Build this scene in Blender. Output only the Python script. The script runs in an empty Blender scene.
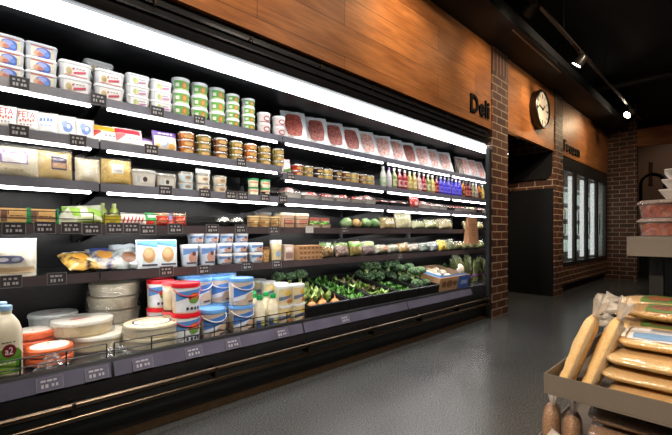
import bpy, bmesh, math, random
from mathutils import Vector, Matrix, noise as mnoise
random.seed(11)
PI = math.pi
COL = bpy.context.scene.collection
# ---------------------------------------------------------------- camera geometry (measured from the photograph)
F, HX, HY, VX, CAMZ = 388.0, 336.0, 233.0, 742.0, 0.93
TH = math.atan((VX - HX) / F); SN, CS = math.sin(TH), math.cos(TH)
def Yp(px, D):                      # distance along the case, of pixel column px on the plane x = -D
    u = (px - HX) / F
    return D * (CS + SN * u) / (SN - CS * u)

# ---------------------------------------------------------------- materials
def c(r, g, b):
    f = lambda v: (v / 255 / 12.92) if v / 255 <= .04045 else ((v / 255 + .055) / 1.055) ** 2.4
    return (f(r), f(g), f(b), 1)
MC = {}
def M(name, col, rough=.5, metal=0., col2=None, vscale=30, vary=.1, bump=0., bscale=90, spec=.5, coat=0., emis=0., detail=3):
    if name in MC: return MC[name]
    m = bpy.data.materials.new(name); m.use_nodes = True; nt = m.node_tree; b = nt.nodes['Principled BSDF']
    tc = nt.nodes.new('ShaderNodeTexCoord'); n = nt.nodes.new('ShaderNodeTexNoise')
    n.inputs['Scale'].default_value = vscale; n.inputs['Detail'].default_value = detail
    nt.links.new(tc.outputs['Object'], n.inputs['Vector'])
    r = nt.nodes.new('ShaderNodeValToRGB')
    if col2 is None:
        lo = tuple(v * (1 - vary) for v in col[:3]) + (1,); hi = tuple(min(1, v * (1 + vary)) for v in col[:3]) + (1,)
    else: lo, hi = col, col2
    r.color_ramp.elements[0].color = lo; r.color_ramp.elements[1].color = hi
    r.color_ramp.elements[0].position = .36; r.color_ramp.elements[1].position = .64
    nt.links.new(n.outputs['Fac'], r.inputs['Fac']); nt.links.new(r.outputs['Color'], b.inputs['Base Color'])
    b.inputs['Roughness'].default_value = rough; b.inputs['Metallic'].default_value = metal
    b.inputs['Specular IOR Level'].default_value = spec; b.inputs['Coat Weight'].default_value = coat
    if emis:
        b.inputs['Emission Color'].default_value = col; b.inputs['Emission Strength'].default_value = emis
    if bump:
        n2 = nt.nodes.new('ShaderNodeTexNoise'); n2.inputs['Scale'].default_value = bscale
        nt.links.new(tc.outputs['Object'], n2.inputs['Vector'])
        bp = nt.nodes.new('ShaderNodeBump'); bp.inputs['Strength'].default_value = bump; bp.inputs['Distance'].default_value = .004
        nt.links.new(n2.outputs['Fac'], bp.inputs['Height']); nt.links.new(bp.outputs['Normal'], b.inputs['Normal'])
    MC[name] = m; return m
def P(r, g, b):                     # printing ink
    return M('ink_%d_%d_%d' % (r, g, b), c(r, g, b), rough=.4, vary=.05)
def film(name, tint=(235, 240, 245), body=.12, gloss=.25, bump=.5, bscale=60, rough=.12):   # clear plastic wrap
    if name in MC: return MC[name]
    m = bpy.data.materials.new(name); m.use_nodes = True; nt = m.node_tree; nt.nodes.clear()
    out = nt.nodes.new('ShaderNodeOutputMaterial'); tr = nt.nodes.new('ShaderNodeBsdfTransparent'); gl = nt.nodes.new('ShaderNodeBsdfGlossy')
    df = nt.nodes.new('ShaderNodeBsdfDiffuse'); df.inputs['Color'].default_value = c(*tint); gl.inputs['Roughness'].default_value = rough
    tc = nt.nodes.new('ShaderNodeTexCoord'); n = nt.nodes.new('ShaderNodeTexNoise'); n.inputs['Scale'].default_value = bscale
    nt.links.new(tc.outputs['Object'], n.inputs['Vector']); bp = nt.nodes.new('ShaderNodeBump'); bp.inputs['Strength'].default_value = bump
    bp.inputs['Distance'].default_value = .01
    nt.links.new(n.outputs['Fac'], bp.inputs['Height']); nt.links.new(bp.outputs['Normal'], gl.inputs['Normal'])
    lw = nt.nodes.new('ShaderNodeLayerWeight'); lw.inputs['Blend'].default_value = .35
    mt = nt.nodes.new('ShaderNodeMath'); mt.operation = 'MULTIPLY_ADD'; mt.inputs[1].default_value = gloss * 1.5; mt.inputs[2].default_value = gloss * .35
    nt.links.new(lw.outputs['Facing'], mt.inputs[0])
    m1 = nt.nodes.new('ShaderNodeMixShader'); m1.inputs['Fac'].default_value = body
    nt.links.new(tr.outputs[0], m1.inputs[1]); nt.links.new(df.outputs[0], m1.inputs[2])
    m2 = nt.nodes.new('ShaderNodeMixShader'); nt.links.new(mt.outputs[0], m2.inputs['Fac'])
    nt.links.new(m1.outputs[0], m2.inputs[1]); nt.links.new(gl.outputs[0], m2.inputs[2]); nt.links.new(m2.outputs[0], out.inputs['Surface'])
    MC[name] = m; return m
def axes_vec(nt):                   # (x + y, z) so that vertical walls of either direction take the same courses
    tc = nt.nodes.new('ShaderNodeTexCoord'); sp = nt.nodes.new('ShaderNodeSeparateXYZ'); nt.links.new(tc.outputs['Object'], sp.inputs[0])
    ad = nt.nodes.new('ShaderNodeMath'); nt.links.new(sp.outputs[0], ad.inputs[0]); nt.links.new(sp.outputs[1], ad.inputs[1])
    return tc, sp, ad
def brick_mat(name, soldier=False):
    m = bpy.data.materials.new(name); m.use_nodes = True; nt = m.node_tree; b = nt.nodes['Principled BSDF']
    tc, sp, ad = axes_vec(nt); cb = nt.nodes.new('ShaderNodeCombineXYZ')
    a, z = (ad.outputs[0], sp.outputs[2])
    nt.links.new(z if soldier else a, cb.inputs[0]); nt.links.new(a if soldier else z, cb.inputs[1])
    br = nt.nodes.new('ShaderNodeTexBrick'); nt.links.new(cb.outputs[0], br.inputs['Vector'])
    br.inputs['Scale'].default_value = 1; br.inputs['Brick Width'].default_value = .30 if soldier else .24; br.inputs['Row Height'].default_value = .086
    br.inputs['Mortar Size'].default_value = .006; br.inputs['Mortar Smooth'].default_value = .15; br.inputs['Bias'].default_value = -.1
    if soldier: br.offset = 0
    br.inputs['Color1'].default_value = c(104, 60, 40); br.inputs['Color2'].default_value = c(66, 42, 32); br.inputs['Mortar'].default_value = c(196, 170, 142)
    n = nt.nodes.new('ShaderNodeTexNoise'); n.inputs['Scale'].default_value = 25; nt.links.new(tc.outputs['Object'], n.inputs['Vector'])
    mx = nt.nodes.new('ShaderNodeMix'); mx.data_type = 'RGBA'; mx.blend_type = 'MULTIPLY'; mx.inputs[0].default_value = .5
    nt.links.new(br.outputs['Color'], mx.inputs[6]); nt.links.new(n.outputs['Fac'], mx.inputs[7]); nt.links.new(mx.outputs[2], b.inputs['Base Color'])
    bp = nt.nodes.new('ShaderNodeBump'); bp.inputs['Strength'].default_value = .7; bp.inputs['Distance'].default_value = .008; bp.invert = True
    nt.links.new(br.outputs['Fac'], bp.inputs['Height']); nt.links.new(bp.outputs['Normal'], b.inputs['Normal'])
    b.inputs['Roughness'].default_value = .55
    return m
def wood_mat():
    m = bpy.data.materials.new('oak_boards'); m.use_nodes = True; nt = m.node_tree; b = nt.nodes['Principled BSDF']
    tc, sp, ad = axes_vec(nt); cb = nt.nodes.new('ShaderNodeCombineXYZ'); nt.links.new(ad.outputs[0], cb.inputs[0]); nt.links.new(sp.outputs[2], cb.inputs[1])
    br = nt.nodes.new('ShaderNodeTexBrick'); nt.links.new(cb.outputs[0], br.inputs['Vector'])
    br.inputs['Scale'].default_value = 1; br.inputs['Brick Width'].default_value = 1.9; br.inputs['Row Height'].default_value = .215; br.offset = .37
    br.inputs['Mortar Size'].default_value = .0018; br.inputs['Color1'].default_value = c(196, 128, 72); br.inputs['Color2'].default_value = c(166, 104, 56); br.inputs['Mortar'].default_value = c(60, 32, 16)
    mp = nt.nodes.new('ShaderNodeMapping'); mp.inputs['Scale'].default_value = (1.4, 1.4, 22); nt.links.new(tc.outputs['Object'], mp.inputs[0])
    n = nt.nodes.new('ShaderNodeTexNoise'); n.inputs['Scale'].default_value = 2.2; n.inputs['Detail'].default_value = 7; n.inputs['Distortion'].default_value = .9; nt.links.new(mp.outputs[0], n.inputs['Vector'])
    r = nt.nodes.new('ShaderNodeValToRGB'); r.color_ramp.elements[0].position = .3; r.color_ramp.elements[0].color = (.5, .46, .42, 1); r.color_ramp.elements[1].position = .66; r.color_ramp.elements[1].color = (1, 1, 1, 1)
    nt.links.new(n.outputs['Fac'], r.inputs['Fac'])
    mp2 = nt.nodes.new('ShaderNodeMapping'); mp2.inputs['Scale'].default_value = (1.3, 1.3, 5); nt.links.new(tc.outputs['Object'], mp2.inputs[0])
    n2 = nt.nodes.new('ShaderNodeTexNoise'); n2.inputs['Scale'].default_value = 1.6; n2.inputs['Detail'].default_value = 3; nt.links.new(mp2.outputs[0], n2.inputs['Vector'])
    r2 = nt.nodes.new('ShaderNodeValToRGB'); r2.color_ramp.elements[0].position = .35; r2.color_ramp.elements[0].color = (.68, .62, .56, 1); r2.color_ramp.elements[1].position = .6; r2.color_ramp.elements[1].color = (1, 1, 1, 1)
    nt.links.new(n2.outputs['Fac'], r2.inputs['Fac'])
    mx = nt.nodes.new('ShaderNodeMix'); mx.data_type = 'RGBA'; mx.blend_type = 'MULTIPLY'; mx.inputs[0].default_value = .8
    nt.links.new(br.outputs['Color'], mx.inputs[6]); nt.links.new(r.outputs['Color'], mx.inputs[7])
    my = nt.nodes.new('ShaderNodeMix'); my.data_type = 'RGBA'; my.blend_type = 'MULTIPLY'; my.inputs[0].default_value = .8
    nt.links.new(mx.outputs[2], my.inputs[6]); nt.links.new(r2.outputs['Color'], my.inputs[7])
    nt.links.new(my.outputs[2], b.inputs['Base Color']); b.inputs['Roughness'].default_value = .48
    return m
def floor_mat():
    m = bpy.data.materials.new('polished_concrete'); m.use_nodes = True; nt = m.node_tree; b = nt.nodes['Principled BSDF']
    tc = nt.nodes.new('ShaderNodeTexCoord')
    n = nt.nodes.new('ShaderNodeTexNoise'); n.inputs['Scale'].default_value = 150; n.inputs['Detail'].default_value = 5; nt.links.new(tc.outputs['Object'], n.inputs['Vector'])
    n2 = nt.nodes.new('ShaderNodeTexNoise'); n2.inputs['Scale'].default_value = 2.5; n2.inputs['Detail'].default_value = 4; nt.links.new(tc.outputs['Object'], n2.inputs['Vector'])
    r = nt.nodes.new('ShaderNodeValToRGB'); r.color_ramp.elements[0].position = .32; r.color_ramp.elements[0].color = c(46, 47, 47); r.color_ramp.elements[1].position = .7; r.color_ramp.elements[1].color = c(102, 102, 100)
    nt.links.new(n.outputs['Fac'], r.inputs['Fac'])
    r2 = nt.nodes.new('ShaderNodeValToRGB'); r2.color_ramp.elements[0].position = .3; r2.color_ramp.elements[0].color = (.9, .9, .9, 1); r2.color_ramp.elements[1].position = .7; r2.color_ramp.elements[1].color = (1, 1, 1, 1)
    nt.links.new(n2.outputs['Fac'], r2.inputs['Fac'])
    mx = nt.nodes.new('ShaderNodeMix'); mx.data_type = 'RGBA'; mx.blend_type = 'MULTIPLY'; mx.inputs[0].default_value = 1
    nt.links.new(r.outputs['Color'], mx.inputs[6]); nt.links.new(r2.outputs['Color'], mx.inputs[7]); nt.links.new(mx.outputs[2], b.inputs['Base Color'])
    mr = nt.nodes.new('ShaderNodeMapRange'); mr.inputs['To Min'].default_value = .24; mr.inputs['To Max'].default_value = .28; nt.links.new(n2.outputs['Fac'], mr.inputs[0]); nt.links.new(mr.outputs[0], b.inputs['Roughness'])
    bp = nt.nodes.new('ShaderNodeBump'); bp.inputs['Strength'].default_value = .02; bp.inputs['Distance'].default_value = .001; nt.links.new(n.outputs['Fac'], bp.inputs['Height']); nt.links.new(bp.outputs['Normal'], b.inputs['Normal'])
    return m
def lamp_mat(name, col, strength):
    m = bpy.data.materials.new(name); m.use_nodes = True; b = m.node_tree.nodes['Principled BSDF']
    b.inputs['Base Color'].default_value = (.9, .9, .9, 1); b.inputs['Emission Color'].default_value = col; b.inputs['Emission Strength'].default_value = strength
    return m

# ---------------------------------------------------------------- mesh collector
def rrect(w, d, r, n=3):
    pts = []
    for (sx, sy, a0) in ((1, 1, 0), (-1, 1, 90), (-1, -1, 180), (1, -1, 270)):
        for k in range(n + 1):
            a = math.radians(a0 + 90 * k / n)
            pts.append((sx * (d / 2 - r) + r * math.cos(a), sy * (w / 2 - r) + r * math.sin(a)))
    return pts                       # d along x, w along y
class G:
    def __init__(s): s.v = []; s.f = []; s.m = []
    def add(s, vs, fs, mi=0):
        o = len(s.v); s.v.extend(tuple(v) for v in vs)
        for f in fs: s.f.append(tuple(i + o for i in f)); s.m.append(mi)
        return s
    def box(s, x0, x1, y0, y1, z0, z1, mi=0):
        return s.add([(x, y, z) for x in (x0, x1) for y in (y0, y1) for z in (z0, z1)], [(0, 1, 3, 2), (4, 6, 7, 5), (0, 4, 5, 1), (2, 3, 7, 6), (0, 2, 6, 4), (1, 5, 7, 3)], mi)
    def obox(s, w, d, h, mat, mi=0):  # box w(y) d(x) h(z) put through a matrix
        g = G().box(-d / 2, d / 2, -w / 2, w / 2, -h / 2, h / 2); return s.add([mat @ Vector(v) for v in g.v], g.f, mi)
    def loft(s, secs, mi=0, cap0=True, cap1=True):
        n = len(secs[0]); vs = [p for q in secs for p in q]; fs = []
        for k in range(len(secs) - 1):
            for i in range(n):
                j = (i + 1) % n; fs.append((k * n + i, k * n + j, (k + 1) * n + j, (k + 1) * n + i))
        if cap0: fs.append(tuple(range(n))[::-1])
        if cap1: fs.append(tuple((len(secs) - 1) * n + i for i in range(n)))
        return s.add(vs, fs, mi)
    def lathe(s, prof, n=20, mi=0, cx=0, cy=0, cz=0):
        return s.loft([[(cx + r * math.cos(2 * PI * i / n), cy + r * math.sin(2 * PI * i / n), cz + z) for i in range(n)] for r, z in prof], mi)
    def tube(s, pts, r, n=8, mi=0, closed=False):
        pts = [Vector(p) for p in pts]; secs = []; N = len(pts); rs = r if isinstance(r, (list, tuple)) else [r] * N; up = None
        for k in range(N):
            a = pts[k - 1] if (k or closed) else pts[k]; b = pts[(k + 1) % N] if (k < N - 1 or closed) else pts[k]
            t = (b - a).normalized()
            if up is None: up = Vector((0, 0, 1)) if abs(t.z) < .9 else Vector((1, 0, 0))
            x = t.cross(up).normalized(); up = x.cross(t).normalized()
            secs.append([pts[k] + rs[k] * (x * math.cos(2 * PI * i / n) + up * math.sin(2 * PI * i / n)) for i in range(n)])
        if closed: secs.append(secs[0])
        return s.loft(secs, mi, not closed, not closed)
    def extr(s, prof, y0, y1, mi=0):  # (x, z) outline pulled along y
        return s.loft([[(x, y, z) for x, z in prof] for y in (y0, y1)], mi)
    def grid(s, fn, nu, nv, mi=0):
        vs = [fn(i / nu, j / nv) for j in range(nv + 1) for i in range(nu + 1)]
        return s.add(vs, [(j * (nu + 1) + i, j * (nu + 1) + i + 1, (j + 1) * (nu + 1) + i + 1, (j + 1) * (nu + 1) + i) for j in range(nv) for i in range(nu)], mi)
    def blob(s, cx, cy, cz, rx, ry, rz, amp=.0, sc=3., seed=0, n=14, mi=0, vor=False):
        nv = max(6, n * 2 // 3); off = Vector((seed * 3.7, seed * 1.3, seed * 7.1)); rings = []
        for j in range(1, nv):
            ph = PI * j / nv; q = []
            for i in range(n):
                t = 2 * PI * i / n; d = Vector((math.sin(ph) * math.cos(t), math.sin(ph) * math.sin(t), math.cos(ph)))
                k = (1 - 1.3 * mnoise.voronoi(d * sc + off)[0][0] + .3) if vor else mnoise.noise(d * sc + off)
                k = 1 + amp * k; q.append((cx + rx * d.x * k, cy + ry * d.y * k, cz + rz * d.z * k))
            rings.append(q)
        return s.loft(rings[::-1], mi)
    def decal(s, fmap, shape, mi, off, nc=8, nr=2):  # shape = (s0, s1, lo, hi)
        s0, s1, lo, hi = shape; vs = []; fs = []
        for k in range(nc + 1):
            q = s0 + (s1 - s0) * k / nc
            for r in range(nr + 1): vs.append(fmap(q, lo(q) + (hi(q) - lo(q)) * r / nr, off))
        R = nr + 1
        for k in range(nc):
            for r in range(nr): fs.append((k * R + r, (k + 1) * R + r, (k + 1) * R + r + 1, k * R + r + 1))
        return s.add(vs, fs, mi)
    def build(s, name, mats, parent=None, loc=(0, 0, 0), ang=38, bevel=0):
        me = bpy.data.meshes.new(name); me.from_pydata([tuple(v) for v in s.v], [], s.f)
        for m in (mats if isinstance(mats, (list, tuple)) else [mats]): me.materials.append(m)
        me.polygons.foreach_set('material_index', s.m); me.validate()
        bm = bmesh.new(); bm.from_mesh(me); bmesh.ops.recalc_face_normals(bm, faces=bm.faces[:])
        if bevel: bmesh.ops.bevel(bm, geom=bm.edges[:], offset=bevel, segments=2, affect='EDGES', clamp_overlap=True)
        bm.to_mesh(me); bm.free()
        me.polygons.foreach_set('use_smooth', [True] * len(me.polygons)); me.set_sharp_from_angle(angle=math.radians(ang))
        o = bpy.data.objects.new(name, me); COL.objects.link(o); o.location = loc
        if parent: o.parent = parent
        return o
def RC(s0, t0, s1, t1): return (s0, s1, lambda q: t0, lambda q: t1)
def EL(cs, ct, rs, rt, p=2): 
    k = lambda q: rt * max(0, 1 - min(1, abs((q - cs) / rs)) ** p) ** (1 / p)
    return (cs - rs, cs + rs, lambda q: ct - k(q), lambda q: ct + k(q))
def PG(a, b, lo0, lo1, hi0, hi1):    # slanted quadrilateral
    L = lambda q, x, y: x + (y - x) * (q - a) / (b - a)
    return (a, b, lambda q: L(q, lo0, lo1), lambda q: L(q, hi0, hi1))
def words(s0, s1, t, th, n, col, seed=1):
    r = random.Random(seed); out = []; q = s0; tot = (s1 - s0)
    for k in range(n):
        w = tot / n * r.uniform(.5, .85); out.append((RC(q, t, q + w, t + th), col)); q += tot / n
    return out
_TX = {}
def text2d(body, offset=0., extrude=0.):
    k = (body, offset, extrude)
    if k not in _TX:
        cu = bpy.data.curves.new('t', 'FONT'); cu.body = body; cu.offset = offset; cu.extrude = extrude; cu.resolution_u = 4
        ob = bpy.data.objects.new('t', cu); COL.objects.link(ob); dg = bpy.context.evaluated_depsgraph_get(); dg.update()
        me = bpy.data.meshes.new_from_object(ob.evaluated_get(dg)); vs = [v.co.copy() for v in me.vertices]; fs = [tuple(p.vertices) for p in me.polygons]
        bpy.data.objects.remove(ob); bpy.data.curves.remove(cu); bpy.data.meshes.remove(me); _TX[k] = (vs, fs)
    return _TX[k]
def put_text(g, fmap, body, s0, s1, t0, t1, mi, off):
    vs, fs = text2d(body, .012); x0 = min(v.x for v in vs); x1 = max(v.x for v in vs); y0 = min(v.y for v in vs); y1 = max(v.y for v in vs)
    g.add([fmap(s0 + (s1 - s0) * (v.x - x0) / (x1 - x0), t0 + (t1 - t0) * (v.y - y0) / (y1 - y0), off) for v in vs], fs, mi)
def label_mesh(root, fmap, shapes, base=.0006, name='label', step=.0005, nc=8, nr=2):
    g = G(); mats = []
    for k, e in enumerate(shapes):
        col = e[1]; m = col if isinstance(col, bpy.types.Material) else P(*col)
        if m not in mats: mats.append(m)
        off = base + step * min(k, 6)
        if isinstance(e[0], str): put_text(g, fmap, e[0], *e[2], mats.index(m), off)
        else: g.decal(fmap, e[0], mats.index(m), off, nc, nr)
    return g.build(name, mats, root)

# ---------------------------------------------------------------- scene bookkeeping
def thing(name):
    o = bpy.data.objects.new(name, None); o.empty_display_size = .05; COL.objects.link(o); return o
def tag(o, label, cat, group=None):
    o['label'] = label; o['category'] = cat
    if group: o['group'] = group
    return o
def struct(o): o['kind'] = 'structure'; return o
def dup(root):
    r = root.copy(); COL.objects.link(r)
    for ch in list(root.children):
        a = ch.copy(); COL.objects.link(a); a.parent = r
        for gc in list(ch.children):
            b = gc.copy(); COL.objects.link(b); b.parent = a
    return r
PROTO = {}; USED = []
def put(key, fn, loc, label, cat, group=None, rz=0., lean=0., roll=0., sc=1., ground=None):
    if key in PROTO: r = dup(PROTO[key])
    else: r = fn(); PROTO[key] = r
    r.location = loc; r.rotation_euler = (roll, lean, rz); r.scale = (sc if isinstance(sc, tuple) else (sc, sc, sc))
    if abs(lean - .187) < 1e-6: r.rotation_euler = (Matrix.Rotation(lean, 3, 'Y') @ Matrix.Rotation(rz, 3, 'Z')).to_euler()   # lies on the sloped stand
    if ground is None: ground = (lean or roll) and abs(lean - .187) > 1e-6 and abs(lean) < 1.3
    if ground:                       # rest the lowest point of a leaning thing on its support
        q = r.rotation_euler.to_matrix(); lo = min((q @ (v.co * (sc if not isinstance(sc, tuple) else 1))).z for ch in r.children if ch.type == 'MESH' for v in ch.data.vertices)
        r.location.z -= lo - .0006
    for k in ('group',):
        if k in r: del r[k]
    n = len(label.replace(',', ' ').split())
    if n > 16 or n < 4: print('LABELWORDS', n, label)
    USED.append(label)
    return tag(r, label, cat, group)
LEVEL = {1: [''], 2: ['bottom', 'top'], 3: ['bottom', 'middle', 'top'], 4: ['lowest', 'second lowest', 'second highest', 'topmost']}
# ---------------------------------------------------------------- common materials
BLACK = M('black_powdercoat', c(30, 30, 32), rough=.38, vary=.15)
MATT = M('matt_black', c(16, 16, 16), rough=.7, vary=.15)
BACKP = M('case_lining', c(26, 26, 28), rough=.3, vary=.2)
SHELFM = M('shelf_steel', c(52, 52, 56), rough=.42, vary=.12)
RAILM = M('price_rail_plastic', c(96, 96, 106), rough=.3, vary=.12, vscale=8)
RAILD = M('dark_price_rail', c(70, 60, 62), rough=.3, vary=.12, vscale=8)
RAILP = M('front_price_rail', c(96, 92, 108), rough=.25, vary=.1, vscale=6)
STEEL = M('brushed_steel', c(104, 88, 72), rough=.28, metal=1., vary=.1, vscale=14)
DSTEEL = M('dark_steel', c(84, 72, 62), rough=.35, metal=1.)
WIRE = M('black_wire', c(22, 22, 24), rough=.4)
WHITE = M('white_plastic', c(240, 240, 238), rough=.35, vary=.03)
CREAM = M('cream_plastic', c(236, 226, 196), rough=.35, vary=.04)
LED = lamp_mat('led_tube_glow', (1, .98, .96, 1), 20)
STRIP = lamp_mat('canopy_light_glow', (.92, .96, 1, 1), 11)
WOOD = wood_mat(); BRICK = brick_mat('brown_brick'); SOLD = brick_mat('soldier_brick', True)

# ---------------------------------------------------------------- the setting
FX = -1.90                                   # the plane of the wood fascia, pillars and freezer fronts
struct(G().box(-2.9, 4.2, -3.5, 12.2, -.1, 0).build('floor', floor_mat()))
struct(G().box(-2.9, 4.2, -3.5, 12.2, 3.5, 3.6).build('ceiling', MATT))
struct(G().box(-2.88, -1.55, -3.5, 9.5, 2.985, 3.12).build('ceiling_bulkhead', MATT))
struct(G().box(-2.88, -2.78, -3.5, 12.2, 0, 3.5).build('wall_left', MATT))
for k, (a, b) in enumerate(((-1.4, 4.17), (4.58, 6.25), (6.59, 9.5))):
    struct(G().box(FX - .05, FX, a, b, 2.065 if k == 0 else 2.13, 2.98).build('trim_%d' % (k + 1), WOOD))
for k, (a, b) in enumerate(((4.17, 4.58), (6.25, 6.59))):
    struct(G().box(FX - .06 if k == 0 else -2.78, FX + .012, a, b, 0, 2.72, 0).box(FX - .06 if k == 0 else -2.78, FX + .012, a, b, 2.72, 2.985, 1).build('pillar_%d' % (k + 1), [BRICK, SOLD]))
struct(G().box(-2.78, -2.06, 4.83, 4.90, 0, 2.98).build('pillar_3', MATT))
struct(G().box(-2.78, -1.42, 9.5, 9.62, 0, 3.5).build('wall_back', BRICK))
struct(G().box(FX - .05, FX, 6.59, 9.5, .13, .40).build('baseboard_left', BRICK))
struct(G().box(-1.42, 3.2, 9.5, 9.62, 2.62, 2.95).build('trim_4', WOOD))
struct(G().box(-2.78, 3.2, 11.7, 11.8, 0, 3.5).build('wall_far', M('cream_wall', c(150, 122, 104), rough=.8, vary=.05)))
# recess between the pillars: low black door with a brick course over it and a shutter hood above
d1 = struct(G().box(-2.74, FX - .015, 6.225, 6.245, 0, 1.59).build('door_1', M('black_door', c(20, 21, 22), rough=.35, vary=.1)))
struct(G().extr([(-2.76, 1.735), (-1.985, 1.735), (FX - .03, 1.80), (FX - .02, 2.125), (-2.76, 2.125)], 6.222, 6.246).build('trim_5', M('shutter_hood', c(20, 20, 21), rough=.4)))

# ---------------------------------------------------------------- refrigerated display case
YB = [-.62, .4726, 1.558, 2.673, 3.79, 4.80]
case = tag(thing('refrigerated_display_case'), 'long black open refrigerated display case with lit shelves against the wood-fronted wall', 'display case')
case.location = (-2.3, 1.8, 0)
OX, OY = 2.3, -1.8
def cpart(g, name, mats, par=None, **k):     # world coordinates into the case's own
    g.v = [(x + OX, y + OY, z) for x, y, z in g.v]
    o = g.build(name, mats, par or case, **k); return o
cpart(G().box(-2.765, -2.72, -.62, 4.80, .0, 2.075), 'back_panel', BACKP)
cpart(G().box(-2.72, -1.99, -.66, -.62, 0, 2.08), 'end_panel', BLACK)
cpart(G().box(-2.72, -2.06, 4.805, 4.82, 0, 2.08), 'end_panel', BLACK)
g = G().box(-2.72, -1.985, -.62, 4.57, .16, .345).box(-2.72, -2.06, 4.57, 4.80, .16, .345).box(-2.72, -2.06, -.62, 4.80, 0, .16)
g.extr([(-1.98, .19), (-1.945, .20), (-1.925, .24), (-1.925, .285), (-1.948, .352), (-1.955, .368), (-1.985, .368)], -.62, 4.085)
cpart(g, 'base', BLACK)
cpart(G().box(-1.935, -1.895, 4.11, 4.165, 0, 1.848), 'end_frame', MATT)
cpart(G().box(-1.985, -1.965, -.62, 4.085, .03, .19), 'kick_panel', M('kick_panel_paint', c(22, 25, 24), rough=.35))
cpart(G().box(-1.99, -1.93, -.62, 4.085, .004, .028), 'toe_trim', M('bronze_trim', c(96, 74, 54), rough=.35, metal=.7))
for k in range(5):
    b = YB[k + 1] if k < 4 else 4.085
    if b - YB[k] > .3: cpart(G().extr([(-1.922, .294), (-1.9195, .295), (-1.943, .356), (-1.9455, .355)], YB[k] + .006, b - .006), 'price_rail', RAILP)
for z in (.225, .170):
    cpart(G().tube([(-1.885, -.62, z), (-1.885, 4.083, z)], .0125, 10), 'bumper_rail', STEEL)
for k in range(8):
    y = -.3 + .62 * k
    cpart(G().box(-1.93, -1.872, y - .01, y + .01, .18, .236), 'rail_bracket', DSTEEL, bevel=.003)
g = G().extr([(-1.955, 2.063), (-1.93, 2.063), (-1.925, 1.94), (-1.945, 1.910), (-2.075, 1.870), (-2.72, 1.870), (-2.72, 1.96), (-2.72, 2.06), (-2.0, 2.06)], -.62, 4.165)
g.box(-2.72, -2.06, 4.165, 4.80, 1.870, 2.06); cpart(g, 'canopy', BLACK)
cpart(G().box(-1.927, -1.915, -.62, 4.085, 2.01, 2.025).box(-1.927, -1.912, -.62, 4.085, 1.96, 1.97), 'canopy_rail', M('canopy_rail_metal', c(70, 70, 74), rough=.25, metal=.8))
for k in range(9):
    y = -.4 + .52 * k
    cpart(G().tube([(-1.914, y, 2.02), (-1.89, y, 2.025), (-1.887, y, 2.0), (-1.9, y, 1.99)], .004, 6), 'hook', STEEL)
yy = [-.62, .55, 1.45, 2.65, 3.55, 4.78]
for k in range(5):
    cpart(G().extr([(-1.968, 1.900), (-2.072, 1.867), (-2.066, 1.854), (-1.964, 1.887)], yy[k] + .004, yy[k + 1] - .004), 'light_strip', STRIP)
ZS = {1: 1.588, 2: 1.380, 3: 1.172, 4: .966, 5: .735}
def zs(row, m): return 1.335 if (row == 2 and m >= 2) else ZS[row]
XF, XB = -2.15, -2.68
for row in ZS:
    for m in range(5):
        z, y0, y1 = zs(row, m), YB[m] + .004, YB[m + 1] - .004
        sh = cpart(G().box(XB, XF - .012, y0, y1, z - .022, z), 'shelf', SHELFM if row < 4 else BLACK)
        cpart(G().extr([(XF - .012, z - .04), (XF - .003, z - .04), (XF - .008, z + .004), (XF - .012, z + .004)], y0, y1), 'price_rail', RAILM if row < 4 else RAILD, sh)
        for y in (y0 + .01, y1 - .02):
            cpart(G().extr([(XB, z - .09), (XB, z - .022), (XF - .06, z - .022), (XF - .06, z - .035)], y, y + .01), 'bracket', BLACK, sh)
        if row < 4: cpart(G().box(XF - .026, XF - .013, y0 + .03, y1 - .03, z - .053, z - .0405), 'light_tube', LED, sh, bevel=.004)
        else: cpart(G().box(XF - .04, XF - .014, y0 + .03, y1 - .03, z - .036, z - .0225), 'light_tube', LED, sh, bevel=.004)   # added to brighten the goods below, tucked up unseen behind the rail
        if row == 4 and m < 3:
            g = G(); e = y1 if m < 2 else y0 + .25
            for zz in (.03, .062): g.tube([(XF - .016, y0 + .02, z + zz), (XF - .016, e - .02, z + zz)], .0022, 6)
            n = 4 if m < 2 else 2
            for k in range(n): 
                y = y0 + .02 + (e - y0 - .04) * k / (n - 1); g.tube([(XF - .016, y, z), (XF - .016, y, z + .062)], .0022, 6)
            cpart(g, 'wire_guard', WIRE, sh)
for (y0, y1) in ((-.6, .46), (.49, 1.62)):
    g = G()
    for zz in (.395, .432): g.tube([(-1.972, y0, zz), (-1.972, y1, zz)], .003, 6)
    for k in range(8): g.tube([(-1.972, y0 + (y1 - y0) * k / 7, .366), (-1.972, y0 + (y1 - y0) * k / 7, .432)], .003, 6)
    cpart(g, 'wire_guard', WIRE)
# sloping produce stand in the base of the case
cpart(G().extr([(-2.01, .345), (-2.01, .352), (-2.66, .475), (-2.66, .345)], 1.655, 4.79), 'produce_stand', MATT)

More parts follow.
